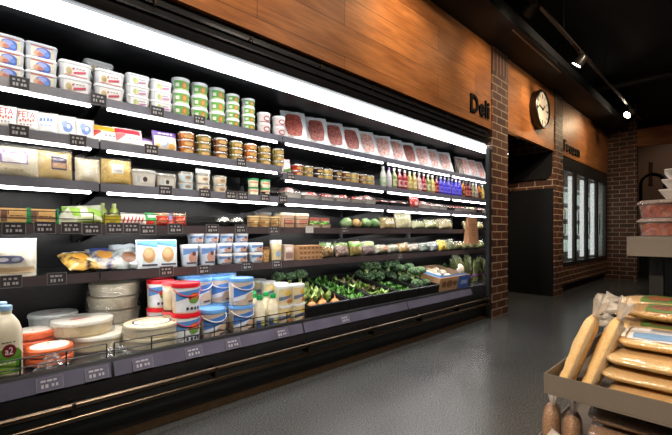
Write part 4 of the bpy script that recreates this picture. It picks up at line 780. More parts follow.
def orange():
    r = thing('orange_rimmed_cheese'); R, h = .088, .036
    G().lathe([(0, 0), (R * .9, 0), (R, .008), (R, h - .006), (R * .93, h), (R * .8, h - .001)], 28).build('orange_rim', ORN, r)
    G().lathe([(0, h - .0005), (R * .84, h - .0005), (R * .82, h + .003), (0, h + .004)], 28).build('white_top', WCH, r)
    label_mesh(r, lambda s, t, o: (R * .8 * (.5 - t) * 1.0, s * R * 1.2, h + .004 + o), [(EL(.3, .7, .05, .06), (60, 50, 40)), (EL(.2, .66, .04, .05), (226, 190, 60))], name='sticker')
    f = lambda u, v: (R * (1.02 + .03 * v + .025 * mnoise.noise(Vector((u * 14, v * 3, 2)))) * math.cos(u * 2 * PI), R * (1.02 + .03 * v + .025 * mnoise.noise(Vector((u * 14, v * 3, 7)))) * math.sin(u * 2 * PI), h * 1.1 - v * h * 1.05 + .004 * mnoise.noise(Vector((u * 20, v * 4, 1))))
    G().grid(f, 40, 4).build('wrapper', WRAP, r, ang=70); return r
put('org', orange, (-2.152, .277, DK + .002), 'orange-rimmed wrapped cheese, the bottom one nearest the milk bottles', 'cheese')
put('org', orange, (-2.15, .275, DK + .043), 'orange-rimmed wrapped cheese, upper one of the front pair beside the milk', 'cheese', None, 1.2)
put('org', orange, (-2.35, .24, DK + .002), 'orange-rimmed wrapped cheese at the bottom of the rear orange stack', 'cheese', None, 3)
for k in range(2): put('org', orange, (-2.35, .24, DK + .043 + .041 * k), 'orange-rimmed wrapped cheese, %s of the rear orange stack' % ('second up' if k == 0 else 'topmost'), 'cheese', None, 4)
TBAG = M('wrap_tail', c(226, 226, 222), rough=.2)
def tail(seed):
    def f():
        r = thing('plastic_wrap')
        fn = lambda u, v: ((.005 + .02 * v) * (1 + .3 * mnoise.noise(Vector((u * 5, v * 5, seed)))) + .02 * mnoise.noise(Vector((u * 8, v * 6, seed + 4))), (u - .5) * (.03 + .13 * v), .0 + .075 * (1 - v) + .012 * mnoise.noise(Vector((u * 9, v * 9, seed + 2))))
        g = G().grid(fn, 12, 10); lo = min(v[2] for v in g.v); g.v = [(x, y, z - lo + .001) for x, y, z in g.v]; g.build('film', film('tail_film', (232, 232, 230), .3, .3, .8, 40, .2), r, ang=70); return r
    return f
def cheese_round(name, R, h, side, lid, marks, wrapm, seed):
    r = thing(name)
    G().lathe([(0, 0), (R * .88, 0), (R * .93, .006), (R * .97, h * .8)], 36).build('tub_body', side, r)
    G().lathe([(R * .96, h * .76), (R, h * .77), (R, h * .9), (R * .97, h), (R * .9, h * 1.01), (0, h * 1.01)], 36).build('lid', lid, r)
    if marks: label_mesh(r, lambda s, t, o: (R * 1.7 * (.5 - t), s * R * 1.7, h * 1.01 + .0005 + o), marks, name='lid_print', nc=14)
    if wrapm:
        f = lambda u, v: (lambda k: (R * k * math.cos(2 * PI * u), R * k * math.sin(2 * PI * u), max(.001, h * 1.03 * (1 - v) + .008 * mnoise.noise(Vector((u * 16, v * 5, seed))))))(1.012 + .05 * v ** 2 + .04 * v * mnoise.noise(Vector((u * 18, v * 3, seed + 3))))
        G().grid(f, 48, 5).build('wrapper', wrapm, r, ang=70)
    return r
CSIDE = M('curd_side', c(226, 200, 140), col2=c(240, 226, 184), vscale=18, rough=.35); CLIDM = M('curd_lid', c(244, 240, 226), rough=.35, vary=.03)
put('wb', lambda: cheese_round('round_white_tub', .112, .076, M('frosted_tub', c(222, 226, 220), rough=.3), M('frosted_lid', c(232, 236, 232), rough=.3), [(EL(.05, .4, .16, .06), (196, 80, 90))], None, 1), (-2.575, .345, DK + .08), 'round white tub with red dash on lid, behind the orange cheeses', 'tub')
put('wb', lambda: None, (-2.575, .345, DK + .002), 'round white tub under another, behind the orange cheeses', 'tub')
put('cr1', lambda: cheese_round('round_curd_tub', .138, .072, CSIDE, CLIDM, [(PG(-.2, .16, .40, .46, .52, .5), (206, 50, 60)), (EL(-.2, .46, .06, .05), (206, 60, 70))], CRINK, 2), (-2.295, .498, DK + .002), 'broad wrapped curd tub below, beside the orange cheeses', 'cheese')
put('cr1', lambda: None, (-2.33, .435, DK + .077), 'broad wrapped curd tub with red mark on lid, upper of two', 'cheese', None, .15)
RING = [(EL(0, .5, .42, .42), (70, 56, 120)), (EL(0, .5, .375, .375), (240, 228, 196))] + words(-.2, .2, .5, .03, 3, (150, 140, 160), 4)
CHW = M('cream_wheel', c(232, 214, 166), col2=c(244, 234, 204), vscale=9, rough=.35)
put('whl2', lambda: cheese_round('cream_cheese', .135, .058, CHW, CHW, RING, CRINK, 5), (-2.135, .708, DK + .062), 'cream cheese wheel with thin purple ring, wrapped in crinkled plastic', 'cheese')
put('whl2', lambda: None, (-2.135, .708, DK + .001), 'cream cheese wheel underneath the purple-ringed wheel', 'cheese')
for k, (x, yy, lab) in enumerate(((-2.005, .262, 'loose tail of clear plastic wrap below the orange cheeses'), (-2.0, .50, 'loose tail of clear plastic wrap under the purple-ringed wheel'))):
    put('tl%d' % k, tail(k * 3), (x, yy, DK), lab, 'plastic wrap')
for k in range(4):
    put('flt', lambda: cheese_round('wrapped_flatbread_pack', .132, .068, M('flatbread', c(206, 196, 160), col2=c(240, 232, 204), vscale=14, rough=.5), M('flatbread_top', c(226, 216, 184), rough=.4), [], CRINK, 8), (-2.535, .625 + .008 * (k % 2), DK + .001 + k * .0755), 'pale wrapped flatbread pack, %s of the stack behind the cheese wheel' % ('bottom', 'second up', 'third up', 'topmost')[k], 'flatbread', None, k * 1.3)
# buckets
RL = M('red_lid', c(214, 24, 42), rough=.35, vary=.05); BL = M('blue_lid', c(104, 160, 222), rough=.35, vary=.05); BBODY = M('bucket_plastic', c(236, 222, 200), rough=.35, vary=.03)
LRED = [(RC(-.5, 0, .5, 1), (226, 230, 238)), (PG(-.5, .5, .45, .85, .85, 1), (84, 140, 206)), (EL(.12, .58, .22, .22), (190, 40, 40)), (EL(.1, .46, .18, .12), (110, 150, 70)), (EL(.12, .66, .16, .1), (226, 130, 60))] + words(-.16, .34, .08, .12, 4, (60, 60, 76), 3)
LBLU = [(RC(-.5, 0, .5, 1), (196, 180, 168)), (PG(-.5, .5, .25, .7, .75, 1), (70, 120, 196)), (PG(-.5, .3, .1, .4, .3, .62), (216, 222, 234)), (EL(.2, .28, .26, .24), (206, 176, 150)), (RC(.05, .06, .4, .14), (76, 76, 90))]
bred = lambda: round_tub('red_lid_bucket', .075, .158, BBODY, RL, LRED, span=1.15, lidk=.9, taper=.9, handle=M('red_handle', c(206, 40, 54), rough=.4))
bblu = lambda: round_tub('blue_lid_bucket', .075, .158, BBODY, BL, LBLU, span=1.15, lidk=.9, taper=.9, handle=M('clear_handle', c(226, 226, 226), rough=.4))
for k in range(2): put('bred', bred, (-2.075, Yp(186, 2.075), DK + k * .159), 'red-lidded white bucket, %s of the front red stack' % LEVEL[2][k], 'bucket')
for k in range(2): put('bred', bred, (-2.33, Yp(160.5, 2.33), DK + k * .159), 'red-lidded white bucket, %s of the stack set back behind the cheese wheel' % LEVEL[2][k], 'bucket', None, -.2)
put('bcr', lambda: round_tub('cream_bucket', .052, .15, CREAM, M('pinkish_lid', c(222, 90, 96), rough=.4), [], lidk=.92, handle=WHITE), (-2.21, Yp(172, 2.21), DK + .1595), 'plain cream bucket with pinkish lid, wedged between the red stacks', 'bucket')
put('bcr', lambda: None, (-2.21, Yp(172, 2.21), DK), 'plain cream bucket underneath another between the red stacks', 'bucket')
put('bblu', bblu, (-2.075, Yp(212.5, 2.075), DK), 'blue-lidded bucket standing singly in front, right of the red stack', 'bucket')
for k in range(2): put('bblu', bblu, (-2.075, Yp(241, 2.075), DK + k * .159), 'blue-lidded bucket, %s of the rightmost front stack' % LEVEL[2][k], 'bucket')
for q, (px, xx, nm) in enumerate(((199, -2.245, 'left stack of the second bucket row'), (221, -2.245, 'right stack of the second bucket row'), (188, -2.432, 'left stack of the back bucket row'), (206.5, -2.432, 'middle stack of the back bucket row'), (225, -2.432, 'right stack of the back bucket row'))):
    for k in range(2): put('bblu', bblu, (xx, Yp(px, -xx), DK + k * .159), 'blue-lidded bucket, %s of the %s' % (LEVEL[2][k], nm), 'bucket', None, random.uniform(-.2, .2))
BT2 = lambda: bottle('sauce_bottle', [(0, 0), (.031, 0), (.034, .008), (.034, .115), (.028, .14), (.0155, .165), (.0155, .178), (0, .178)], M('white_bottle', c(240, 230, 204), rough=.35), .0185, .176, .026, M('green_cap', c(30, 150, 84), rough=.35), [(RC(-.5, 0, .5, 1), (70, 96, 140)), (EL(.05, .5, .25, .3), (216, 206, 110)), (RC(-.5, .84, .5, 1), (216, 220, 226))], (.0344, .012, .062))
for nm, px, xx in (('front left', 259.5, -2.045), ('front right', 273, -2.045), ('second row left', 253.5, -2.135), ('second row right', 266, -2.13), ('back', 253.5, -2.225)):
    put('sbt', BT2, (xx, Yp(px, -xx), DK), 'white sauce bottle with green cap, the %s one of the cluster' % nm, 'bottle', None, random.uniform(-.2, .1))
SL = [(RC(-.5, 0, .5, 1), (226, 206, 156)), (EL(.1, .6, .26, .3), (226, 186, 70)), (EL(-.2, .4, .2, .26), (206, 200, 190)), (PG(-.5, .5, .2, .5, .45, .66), (110, 120, 150)), (EL(.2, .16, .24, .14), (190, 120, 70))]
soup = lambda: round_tub('soup_tub', .053, .122, CREAM, GLOSSW, SL, lidk=.9, taper=.88)
for nm, px, xx in (('front left', 283.5, -2.05), ('front right', 297, -2.05), ('middle left', 268, -2.32), ('middle right', 281, -2.17), ('back', 259, -2.44)):
    for k in range(2): put('soup', soup, (xx, Yp(px, -xx), DK + k * .123), 'cream soup tub with white lid, %s of the %s stack' % (LEVEL[2][k], nm), 'tub', None, random.uniform(-.2, .2))
# ================================================================ PRODUCE in the base of the case
SLP = .187; PX0, PZ0 = -2.018, .3545
def CP(y, lx, lz): return (PX0 + lx * math.cos(SLP) + lz * math.sin(SLP), y, PZ0 - lx * math.sin(SLP) + lz * math.cos(SLP))
CRM = M('black_crate', c(24, 24, 25), rough=.45)
def crate(w, d=.6, h=.085, t=.012):
    def f():
        r = thing('produce_crate'); g = G().box(-d, 0, -w / 2, w / 2, 0, .01).box(-t, 0, -w / 2, w / 2, .01, h).box(-d, -d + t, -w / 2, w / 2, .01, h).box(-d + t, -t, -w / 2, -w / 2 + t, .01, h).box(-d + t, -t, w / 2 - t, w / 2, .01, h)
        g.build('crate_body', CRM, r, bevel=.0015)
        G().box(-.0, .006, -w / 2, w / 2, h - .012, h).box(-d, 0, -w / 2 - .0015, -w / 2 + .003, h, h + .004).build('crate_rim', M('crate_rim', c(40, 40, 42), rough=.35), r); return r
    return f
CR = [(1.665, 2.055, 'celery and broccoli'), (2.065, 2.31, 'dark leafy greens'), (2.32, 2.63, 'red and green lettuces'), (2.64, 2.945, 'lettuce in front of broccoli'), (2.955, 3.29, 'piled broccoli')]
for k, (a, b, nm) in enumerate(CR):
    put('crate%d' % k, crate(b - a), CP((a + b) / 2, 0, 0), 'black open crate holding %s on the sloped produce stand' % nm, 'crate', None, 0, SLP)
def bunch(name, m, n, l, w, seed, up=.9, stem=None, rmax=.055):
    def f():
        r = thing(name); rnd = random.Random(seed); g = G()
        for k in range(n):
            a = 2 * PI * k / n * 2.4 + rnd.uniform(-.4, .4); el = rnd.uniform(.35, 1.35) * up; L = l * rnd.uniform(.7, 1.1); W = w * rnd.uniform(.7, 1.2); sd = rnd.random() * 20
            def fn(u, v, a=a, el=el, L=L, W=W, sd=sd):
                e = el - 1.1 * v * v; rr = L * v * math.cos(max(-.3, e)); zz = L * v * math.sin(el) - L * .28 * v * v + .004
                wd = W * (math.sin(PI * min(1, v * .9 + .08)) ** .7) * (u - .5); cr = .012 * mnoise.noise(Vector((u * 6, v * 8, sd))) * (.3 + v)
                return (rr * math.cos(a) - wd * math.sin(a) + cr, rr * math.sin(a) + wd * math.cos(a), max(.001, zz + cr * 1.5 + .35 * abs(wd)))
            g.grid(fn, 4, 6)
        g.v = [(lambda q: (x * q, y * q, z + .25 * (1 - q) * l))(rmax * math.tanh(math.hypot(x, y) / rmax) / max(1e-6, math.hypot(x, y))) for x, y, z in g.v]
        g.build('leaves', m, r, ang=80)
        if stem: G().lathe([(0, 0), (.016, 0), (.02, .02), (.012, .05), (0, .055)], 10).build('stem', stem, r)
        return r
    return f
def fill(key, fn, y0, y1, xs, ny, z, name_label, cat, group, sc=(.88, 1.0), jit=.003):
    for i, lx in enumerate(xs):
        for j in range(ny):
            yy = y0 + (y1 - y0) * (j + .5) / ny + random.uniform(-jit, jit)
            put(key, fn, CP(yy, lx, z), name_label, cat, group, random.uniform(0, 6), SLP, 0, random.uniform(*sc))
fill('pak', bunch('celery_bunch', GREENL, 20, .12, .032, 2, 1.0, STEMG, .05), 1.68, 2.04, (-.19, -.295, -.40), 3, .012, 'pale green leafy celery bunch in the crate with the broccoli crowns', 'vegetable', 'pale celery bunches')
fill('kale', bunch('greens_bunch', GREEN, 26, .115, .032, 3, .9, STEMG), 2.08, 2.295, (-.09, -.2, -.31, -.42, -.52), 2, .012, 'dark leafy greens bunch in the black crate second from the tubs', 'vegetable', 'dark leafy greens bunches')
fill('let', bunch('green_lettuce', food('lettuce_green', (90, 140, 50), (190, 210, 110), 18), 26, .10, .04, 4, .9), 2.335, 2.615, (-.09, -.30, -.51), 2, .012, 'curly light green lettuce among purple ones in the third crate', 'vegetable', 'green lettuces in the mixed crate')
fill('lep', bunch('purple_lettuce', PURL, 26, .10, .04, 5, .9), 2.335, 2.615, (-.20, -.41), 2, .012, 'curly purple lettuce among green ones in the third crate', 'vegetable', 'purple lettuces in the mixed crate')
fill('let2', bunch('small_green_lettuce', GREEN, 24, .085, .028, 6, .8, None, .042), 2.655, 2.93, (-.08, -.18, -.28), 3, .012, 'bright green lettuce in the crate in front of the broccoli', 'vegetable', 'bright green lettuces')
def broc(seed, R=.058):
    def f():
        r = thing('broccoli_head'); rnd = random.Random(seed); g = G()
        g.blob(0, 0, R * 1.1, R * .78, R * .78, R * .52, .1, 3, seed, 14)
        for k in range(30):
            zz = 1 - 1.25 * (k + .5) / 30; a = k * 2.39996; q = math.sqrt(max(0, 1 - zz * zz)); s = rnd.uniform(.21, .30)
            g.blob(R * .76 * q * math.cos(a), R * .76 * q * math.sin(a), R * (1.1 + .52 * zz), R * s, R * s, R * s, .25, 3, seed + k, 9)
        g.build('crown', BROC, r, ang=70)
        G().lathe([(0, 0), (R * .28, 0), (R * .26, R * .5), (R * .5, R * .95), (0, R)], 10).build('stem', STEMG, r); return r
    return f
for nm, yy, s in (('left', 1.765, 1.0), ('middle', 1.875, .9), ('right', 1.98, 1.05)):
    put('bro0', broc(1), CP(yy, -.50, .075), 'grey-green broccoli crown at the back of the celery crate, the %s one' % nm, 'broccoli', None, random.uniform(0, 6), 0, 0, s)
def onion():
    r = thing('onion'); G().lathe([(0, 0), (.012, .001), (.034, .022), (.036, .036), (.026, .056), (.008, .066), (.004, .08), (0, .08)], 16).build('bulb', ONION, r)
    G().tube([(0, 0, .078), (.004, 0, .09), (.01, .003, .098)], [.004, .003, .001], 6).build('dry_top', M('onion_skin', c(150, 100, 56), rough=.7), r); return r
for nm, lx, yy in (('left', -.06, 1.75), ('middle', -.075, 1.86), ('right', -.06, 1.97)):
    put('oni', onion, CP(yy, lx, .019), 'brown onion at the front of the celery crate, the %s one' % nm, 'onion', None, random.uniform(0, 6))
bl = 'blue-green broccoli head in the heap of broccoli left of the mushroom box'; bg = 'heaped broccoli heads'
for (y0, y1, xs, ny, z) in ((2.66, 2.93, (-.40, -.52), 2, .02), (2.975, 3.27, (-.09, -.23, -.37, -.51), 2, .015), (2.99, 3.255, (-.16, -.31, -.45), 2, .112), (2.68, 2.92, (-.46,), 2, .10)):
    for i, lx in enumerate(xs):
        for j in range(ny):
            yy = y0 + (y1 - y0) * (j + .5) / ny
            put('bro%d' % ((i + j) % 2), broc((i + j) % 2 + 1), CP(yy, lx, z + .004), bl, 'broccoli', bg, random.uniform(0, 6), random.uniform(-.1, .35), random.uniform(-.25, .25), random.uniform(.92, 1.08), False)
def mbox():
    r = thing('mushroom_box'); w, d, h, t = .58, .42, .135, .01
    g = G().box(-d, 0, -w / 2, w / 2, 0, .01).box(-t, 0, -w / 2, w / 2, .01, h).box(-d, -d + t, -w / 2, w / 2, .01, h).box(-d + t, -t, -w / 2, -w / 2 + t, .01, h).box(-d + t, -t, w / 2 - t, w / 2, .01, h)
    g.build('box_body', CARD, r)
    BLU = M('blue_paper', c(110, 160, 222), rough=.6, vary=.08)
    G().box(-d + t + .002, -t - .002, -w / 2 + t + .002, w / 2 - t - .002, .011, .075).build('lining', BLU, r)
    g = G(); rnd = random.Random(4)
    g.grid(lambda u, v: (-t - .003 - .02 * v, (u - .5) * (w - .03), .07 + .075 * v + .006 * mnoise.noise(Vector((u * 9, v * 3, 1)))), 12, 3).grid(lambda u, v: (-d + .02 + (d - .04) * u, -w / 2 + t + .004 + .02 * v, .07 + .085 * v + .006 * mnoise.noise(Vector((u * 9, v * 3, 5)))), 12, 3)
    g.build('liner_flap', BLU, r)
    label_mesh(r, lambda s, t2, o: (.0005 + o, s * w, h * t2), [(RC(.1, .0, .5, 1), (70, 100, 176)), (RC(-.42, .3, -.3, .7), (110, 76, 54)), (EL(-.18, .5, .1, .28), (120, 84, 60)), (EL(.0, .5, .07, .2), (120, 84, 60)), (RC(.2, .3, .42, .6), (150, 170, 210))])
    return r
put('mbx', mbox, (-2.03, 3.60, .3585), 'cardboard box with blue lining full of white mushrooms', 'box', None, 0, SLP)
def mush(R):
    def f():
        r = thing('mushroom'); G().lathe([(R * .25, R * .42), (R * .9, R * .40), (R, R * .52), (R * .92, R * .85), (R * .6, R * 1.15), (.0, R * 1.28)], 18).build('cap', MUSH, r)
        G().lathe([(0, 0), (R * .26, 0), (R * .22, R * .3), (R * .28, R * .46), (0, R * .46)], 10).build('stem', MUSH, r)
        G().lathe([(R * .24, R * .435), (R * .86, R * .408), (R * .86, R * .415), (R * .24, R * .44)], 18).build('gills', M('mushroom_gills', c(70, 50, 40), rough=.8), r); return r
    return f
for k, (lx, yy) in enumerate(((-.1, 3.42), (-.14, 3.52), (-.09, 3.63), (-.2, 3.44), (-.24, 3.58), (-.3, 3.47), (-.32, 3.62), (-.2, 3.70), (-.3, 3.74))):
    put('mus', mush(.045), (-2.03 + lx * math.cos(SLP), yy, .3585 + .086 - lx * math.sin(SLP)), 'white mushroom lying in the blue-lined cardboard box', 'mushroom', 'mushrooms in the box', random.uniform(0, 6), random.uniform(.1, .3), 0, random.uniform(.85, 1.15), False)
put('mub', mush(.06), (-2.03 - .075, 3.80, .3585 + .178), 'large upturned mushroom with dark gills at the box corner', 'mushroom', None, .4, 1.35)
def aspar(seed):
    def f():
        r = thing('asparagus_bunch'); rnd = random.Random(seed)
        for k in range(9):
            a = 2 * PI * k / 8; q = .018 if k < 8 else 0; x, y = q * math.cos(a), q * math.sin(a); h = .25 * rnd.uniform(.92, 1.05); s = 1.35
            G().tube([(x, y, 0), (x * s, y * s, h * .6), (x * 1.5, y * 1.5, h * .8), (x * 1.55, y * 1.55, h * .93), (x * 1.56, y * 1.56, h)], [.008, .0075, .0085, .0075, .001], 7).build('spear', ASP, r)
        G().lathe([(.031, .06), (.0335, .06), (.034, .08), (.0315, .08)], 14).build('band', M('rubber_band', c(120, 60, 120), rough=.5), r); return r
    return f
for k, (x, yy) in enumerate(((-2.07, 4.02), (-2.08, 4.16), (-2.075, 4.30), (-2.07, 4.44), (-2.21, 4.03), (-2.22, 4.17), (-2.21, 4.31), (-2.22, 4.45), (-2.35, 4.10), (-2.36, 4.24), (-2.35, 4.38))):
    put('asp', aspar(3), (x, yy, .36 + (-2.01 - x) * .19), 'banded green asparagus bunch standing beside the mushroom box', 'asparagus', 'asparagus bunches', random.uniform(0, 6), -.3, 0)
fill('kale2', bunch('curly_kale', food('kale_green', (60, 110, 50), (130, 170, 90), 24), 13, .12, .06, 8, 1.0), 4.1, 4.6, (-.5,), 4, .012, 'curly green kale bunch behind the asparagus', 'vegetable', 'kale bunches behind the asparagus')

# ================================================================ PRICE TICKETS on the rails
def ticket(w, dark, seed):
    def f():
        r = thing('shelf_price_ticket'); h = .05
        hold = M('ticket_holder', c(132, 128, 130), rough=.25); card = P(*dark)
        G().box(0, .0012, -w / 2, w / 2, 0, h).build('card', card, r)
        g = G(); e = .0022
        g.box(-.0004, .002, -w / 2 - e, -w / 2, -e, h + e).box(-.0004, .002, w / 2, w / 2 + e, -e, h + e).box(-.0004, .002, -w / 2, w / 2, -e, 0).box(-.0004, .002, -w / 2, w / 2, h, h + e); g.build('holder', hold, r)
        ink = (180, 176, 176)
        sh = words(-.36, .38, .66, .16, 3, ink, seed) + words(-.34, -.02, .2, .28, 2, ink, seed + 1) + words(.06, .38, .24, .22, 2, ink, seed + 2)
        label_mesh(r, lambda s, t, o: (.0013 + o, s * w, h * t), sh, name='chalk_print', nc=1, nr=1); return r
    return f
K1, K2, K3 = (52, 50, 55), (22, 20, 24), (70, 62, 60)
def tick(row, px, what, w=.072, key=None, m=None, dark=K1):
    yy = Yp(px, 2.148); mm = m if m is not None else sum(yy > q for q in YB[1:])
    where = {1: 'top', 2: 'second', 3: 'third', 4: 'fourth', 5: 'fifth'}[row]
    key = key or ('tk%d' % (int(px) % 4)); seed = int(px) % 4 + 1
    if row in (1, 2): w *= .95
    put(key, ticket(.07, dark, seed), (XF + .001, yy, zs(row, min(mm, 4)) - .043 + (.006 if px % 2 else 0)), 'small dark price ticket on the %s shelf rail %s' % (where, what), 'price ticket', None, 0, 0, 0, (1, w / .07, 1))
for row, L in {1: ((19.5, 'under the blue-pictured tubs'), (98.5, 'under the red-script tubs'), (157.5, 'under the pink-banded tubs'), (199.5, 'under the green tubs')),
               2: ((19, 'under the feta packs'), (78, 'under the blue-blotched packs'), (151.5, 'under the lilac sachet'), (241.5, 'under the olive dip tubs'), (291, 'at the shelf step')),
               3: ((165.5, 'under the squarish containers'), (205, 'under the cream cups'), (231, 'right of the cream cups'), (243, 'left of the green-lidded tubs'), (265, 'under the green-lidded tubs'), (283, 'under the empty black tray'), (416, 'under the pink meat trays')),
               4: ((14, 'under the leftmost green tray'), (45, 'under the second green tray'), (71.5, 'under the triangular pack'), (92, 'under the lime salad bag'), (115, 'under the olive-yellow tub'), (131.5, 'under the striped pack'), (148, 'under the green bag'), (175.5, 'under the tomato bags'), (212.5, 'left of the domed containers'), (241, 'under the domed containers'), (274, 'under the three tan tubs'), (345, 'under the small cabbages')),
               5: ((11, 'under the large white bag'), (57, 'beside the white bag'), (166.5, 'under the white pouches'), (204, 'under the tall yoghurt tubs'), (247, 'under the shallow tubs'), (277, 'under the cream jar'), (400, 'under the pale cut vegetables'))}.items():
    for px, what in L: tick(row, px, what, .076 if row == 4 else .07)
put('tkw', ticket(.07, (206, 206, 204), 3), (XF + .001, Yp(309.5, 2.148), S4 - .036), 'pale grey price ticket on the fourth shelf rail under the tan tubs', 'price ticket')
for px, what in ((50, 'under the orange-rimmed cheeses'), (97, 'under the broad curd tubs'), (143, 'under the purple-ringed wheel'), (194, 'under the red-lidded buckets'), (233, 'under the blue-lidded buckets'), (282, 'under the soup tubs'), (345, 'under the celery crate')):
    put('tkb', ticket(.085, (92, 86, 108), 2), (-1.9155, Yp(px, 1.925), .2985), 'clear lilac price ticket on the front base rail %s' % what, 'price ticket', None, 0, -.39)

# ================================================================ TIERED DISPLAY TABLE on the right
GREY = M('taupe_metal', c(112, 104, 96), rough=.42, vary=.08, vscale=5)
tb = tag(thing('tiered_display_table'), 'taupe metal tiered display table stacked with grain bags, cut off by the right edge', 'display table'); tb.location = (.3, 2.0, 0)
def tray(par, x0, x1, y0, y1, zt, lip, name='tray'):
    g = G(); ox, oy = tb.location.x, tb.location.y; x0 -= ox; x1 -= ox; y0 -= oy; y1 -= oy; t = .006
    g.box(x0, x1, y0, y1, zt - lip, zt - lip + .008).box(x0, x1, y0, y0 + t, zt - lip + .008, zt).box(x0, x1, y1 - t, y1, zt - lip + .008, zt).box(x0, x0 + t, y0 + t, y1 - t, zt - lip + .008, zt).box(x1 - t, x1, y0 + t, y1 - t, zt - lip + .008, zt)
    return g.build(name, GREY, par, bevel=.0012)
tray(tb, -.468, 1.1, 1.428, 2.75, .452, .068)
G().box(-.65, .7, .10, .75, .895, .915).box(-.65, .7, .10, .106, .83, .895).box(-.65, -.644, .106, .744, .83, .895).box(.694, .7, .106, .744, .83, .895).box(-.65, .7, .744, .75, .83, .895).build('upper_shelf', GREY, tb, bevel=.001)
tray(tb, -.57, 1.2, 1.325, 2.85, .115, .035)
for (x, y) in ((-.27, 2.30), (.9, 2.30), (-.27, 2.7), (.9, 2.7)): G().box(x - .3 - .025, x - .3 + .025, y - 2 - .025, y - 2 + .025, .393, .894).build('post', MATT, tb)
for (x, y) in ((-.2, 1.95), (1.0, 1.95), (-.2, 2.65), (1.0, 2.65)): G().box(x - .3 - .025, x - .3 + .025, y - 2 - .025, y - 2 + .025, .089, .383).build('post', MATT, tb)
for (x, y) in ((-.5, 1.45), (1.1, 1.45), (-.5, 2.7), (1.1, 2.7)): G().box(x - .3 - .03, x - .3 + .03, y - 2 - .03, y - 2 + .03, 0, .079).build('foot', MATT, tb)
BAGP = [(RC(-.34, .50, .34, .70), (96, 140, 60)), (EL(-.1, .6, .16, .08), (150, 90, 60)), (EL(.12, .58, .1, .06), (80, 130, 44)), (RC(-.36, .18, .36, .50), (226, 226, 232)), (RC(-.28, .30, .05, .42), (196, 196, 206))] + [(RC(-.26 + .035 * k, .31, -.245 + .035 * k, .41), (70, 70, 86)) for k in range(8)] + [(RC(.12, .22, .32, .46), (120, 160, 206)), (RC(-.36, .06, .36, .16), (236, 234, 230))]
def round_fn(w, h, t, wr, seed, side):
    def fn(u, v):
        s = -math.cos(PI * u); z = .5 - .5 * math.cos(PI * v); a = max(0, 1 - abs(s) ** (2.7 if wr < .005 else 3.5)) ** .5; b = max(0, 1 - abs(2 * z - 1) ** (12 if z < .5 else 4)) ** .5
        n = mnoise.noise(Vector((s * w * 13, z * h * 22, seed * 5.3 + side))) * wr * a
        fold = .002 * math.sin(s * 9 + seed) * max(0, 1 - z / .25) * a
        return (side * (t / 2 * a * b + n + fold), s * w / 2 * (.55 + .45 * b), z * h)
    return fn
def grainbag(m, print_, seed, w=.19, h=.36, t=.046, wr=.003):
    def f():
        r = thing('grain_bag'); f1 = round_fn(w, h, t, wr, seed, 1); f2 = round_fn(w, h, t, wr, seed, -1)
        G().grid(f1, 18, 22).grid(f2, 18, 22).build('bag', m, r, ang=60)
        if print_:
            def fm(s, tt, o): x, y, z = f1(min(1, max(0, s + .5)), min(1, max(0, tt))); return (x + o * 1.5 + .0012, y, z)
            label_mesh(r, fm, print_, nc=12, nr=10)
        def ends(u, v):
            a = 2 * PI * u; q = (.012 + .05 * v) * (1 + .32 * v * math.sin(5 * a + seed) + .5 * v * mnoise.noise(Vector((math.cos(a) * 1.5, math.sin(a) * 1.5, seed + v * 2))))
            return (q * .36 * math.cos(a), q * 1.1 * math.sin(a), h * .955 + .075 * v + .022 * v * mnoise.noise(Vector((math.cos(a) * 2, math.sin(a) * 2, seed + 7))))
        G().grid(ends, 36, 7).build('gathered_end', film('frosted_end', (240, 232, 220), .42, .18, .8, 38, .25), r, ang=70)
        k1 = round_fn(w * 1.03, h * 1.01, t * 1.05, .0035, seed + 5, 1)
        g = G().grid(k1, 16, 18); g.v = [(x + .002, y, z) for x, y, z in g.v]; g.build('clear_film', (film('bag_film', (240, 236, 226), .05, .22, .9, 30, .15) if wr < .005 else film('cloudy_bag_film', (246, 240, 230), .3, .3, 1., 26, .2)), r, ang=60); return r
    return f
TZ0 = .397
# front stack: four golden meal bags lying flat, blunt ends towards the case
for k in range(4):
    put('gb%d' % (k == 3), grainbag(GRAIN, BAGP if k == 3 else [], 1 + (k == 3)), (-.318 + (.02, -.0, .018, .04)[k], 1.545 + (0, .01, .0, .03)[k], TZ0 + .0285 + .0545 * k), 'golden meal bag lying flat, %s of the front stack of four' % LEVEL[4][k], 'grain bag', None, PI + (0, .02, -.03, .03)[k], -PI / 2)
for k in range(5):
    kk = 'gs%d' % (k % 2)
    put(kk, grainbag((SEED, GRAIN)[k % 2], BAGP, 4 + k % 2), (.04 + .012 * (k % 3), 1.79, TZ0 + .0285 + .055 * k), '%s bag lying flat, %s of the second stack of five' % (('mixed grain', 'golden meal')[k % 2], ('bottom', 'second up', 'third up', 'fourth up', 'topmost')[k]), 'grain bag', None, .03 * (k % 3 - 1), -PI / 2)
for k in range(5):
    kk = 'gs%d' % ((k + 1) % 2)
    put(kk, grainbag((SEED, GRAIN)[(k + 1) % 2], BAGP, 4), (-.01 + .015 * (k % 3), 2.02, TZ0 + .0285 + .055 * k), '%s bag lying flat, %s of the third stack of five' % (('mixed grain', 'golden meal')[(k + 1) % 2], ('bottom', 'second up', 'third up', 'fourth up', 'topmost')[k]), 'grain bag', None, .04 * (k % 3 - 1), -PI / 2)
for nm, x, y, rz, ln, roll in (('left', -.434, 1.545, .15, .34, 0), ('right', -.366, 1.545, .15, .34, 0)):
    put('gu', grainbag(GRAIN, [], 8, .17, .26, .046, .0085), (x, y, TZ0 + .002), 'golden meal bag standing upright at the tray corner, the %s one' % nm, 'grain bag', None, rz, ln, 0)
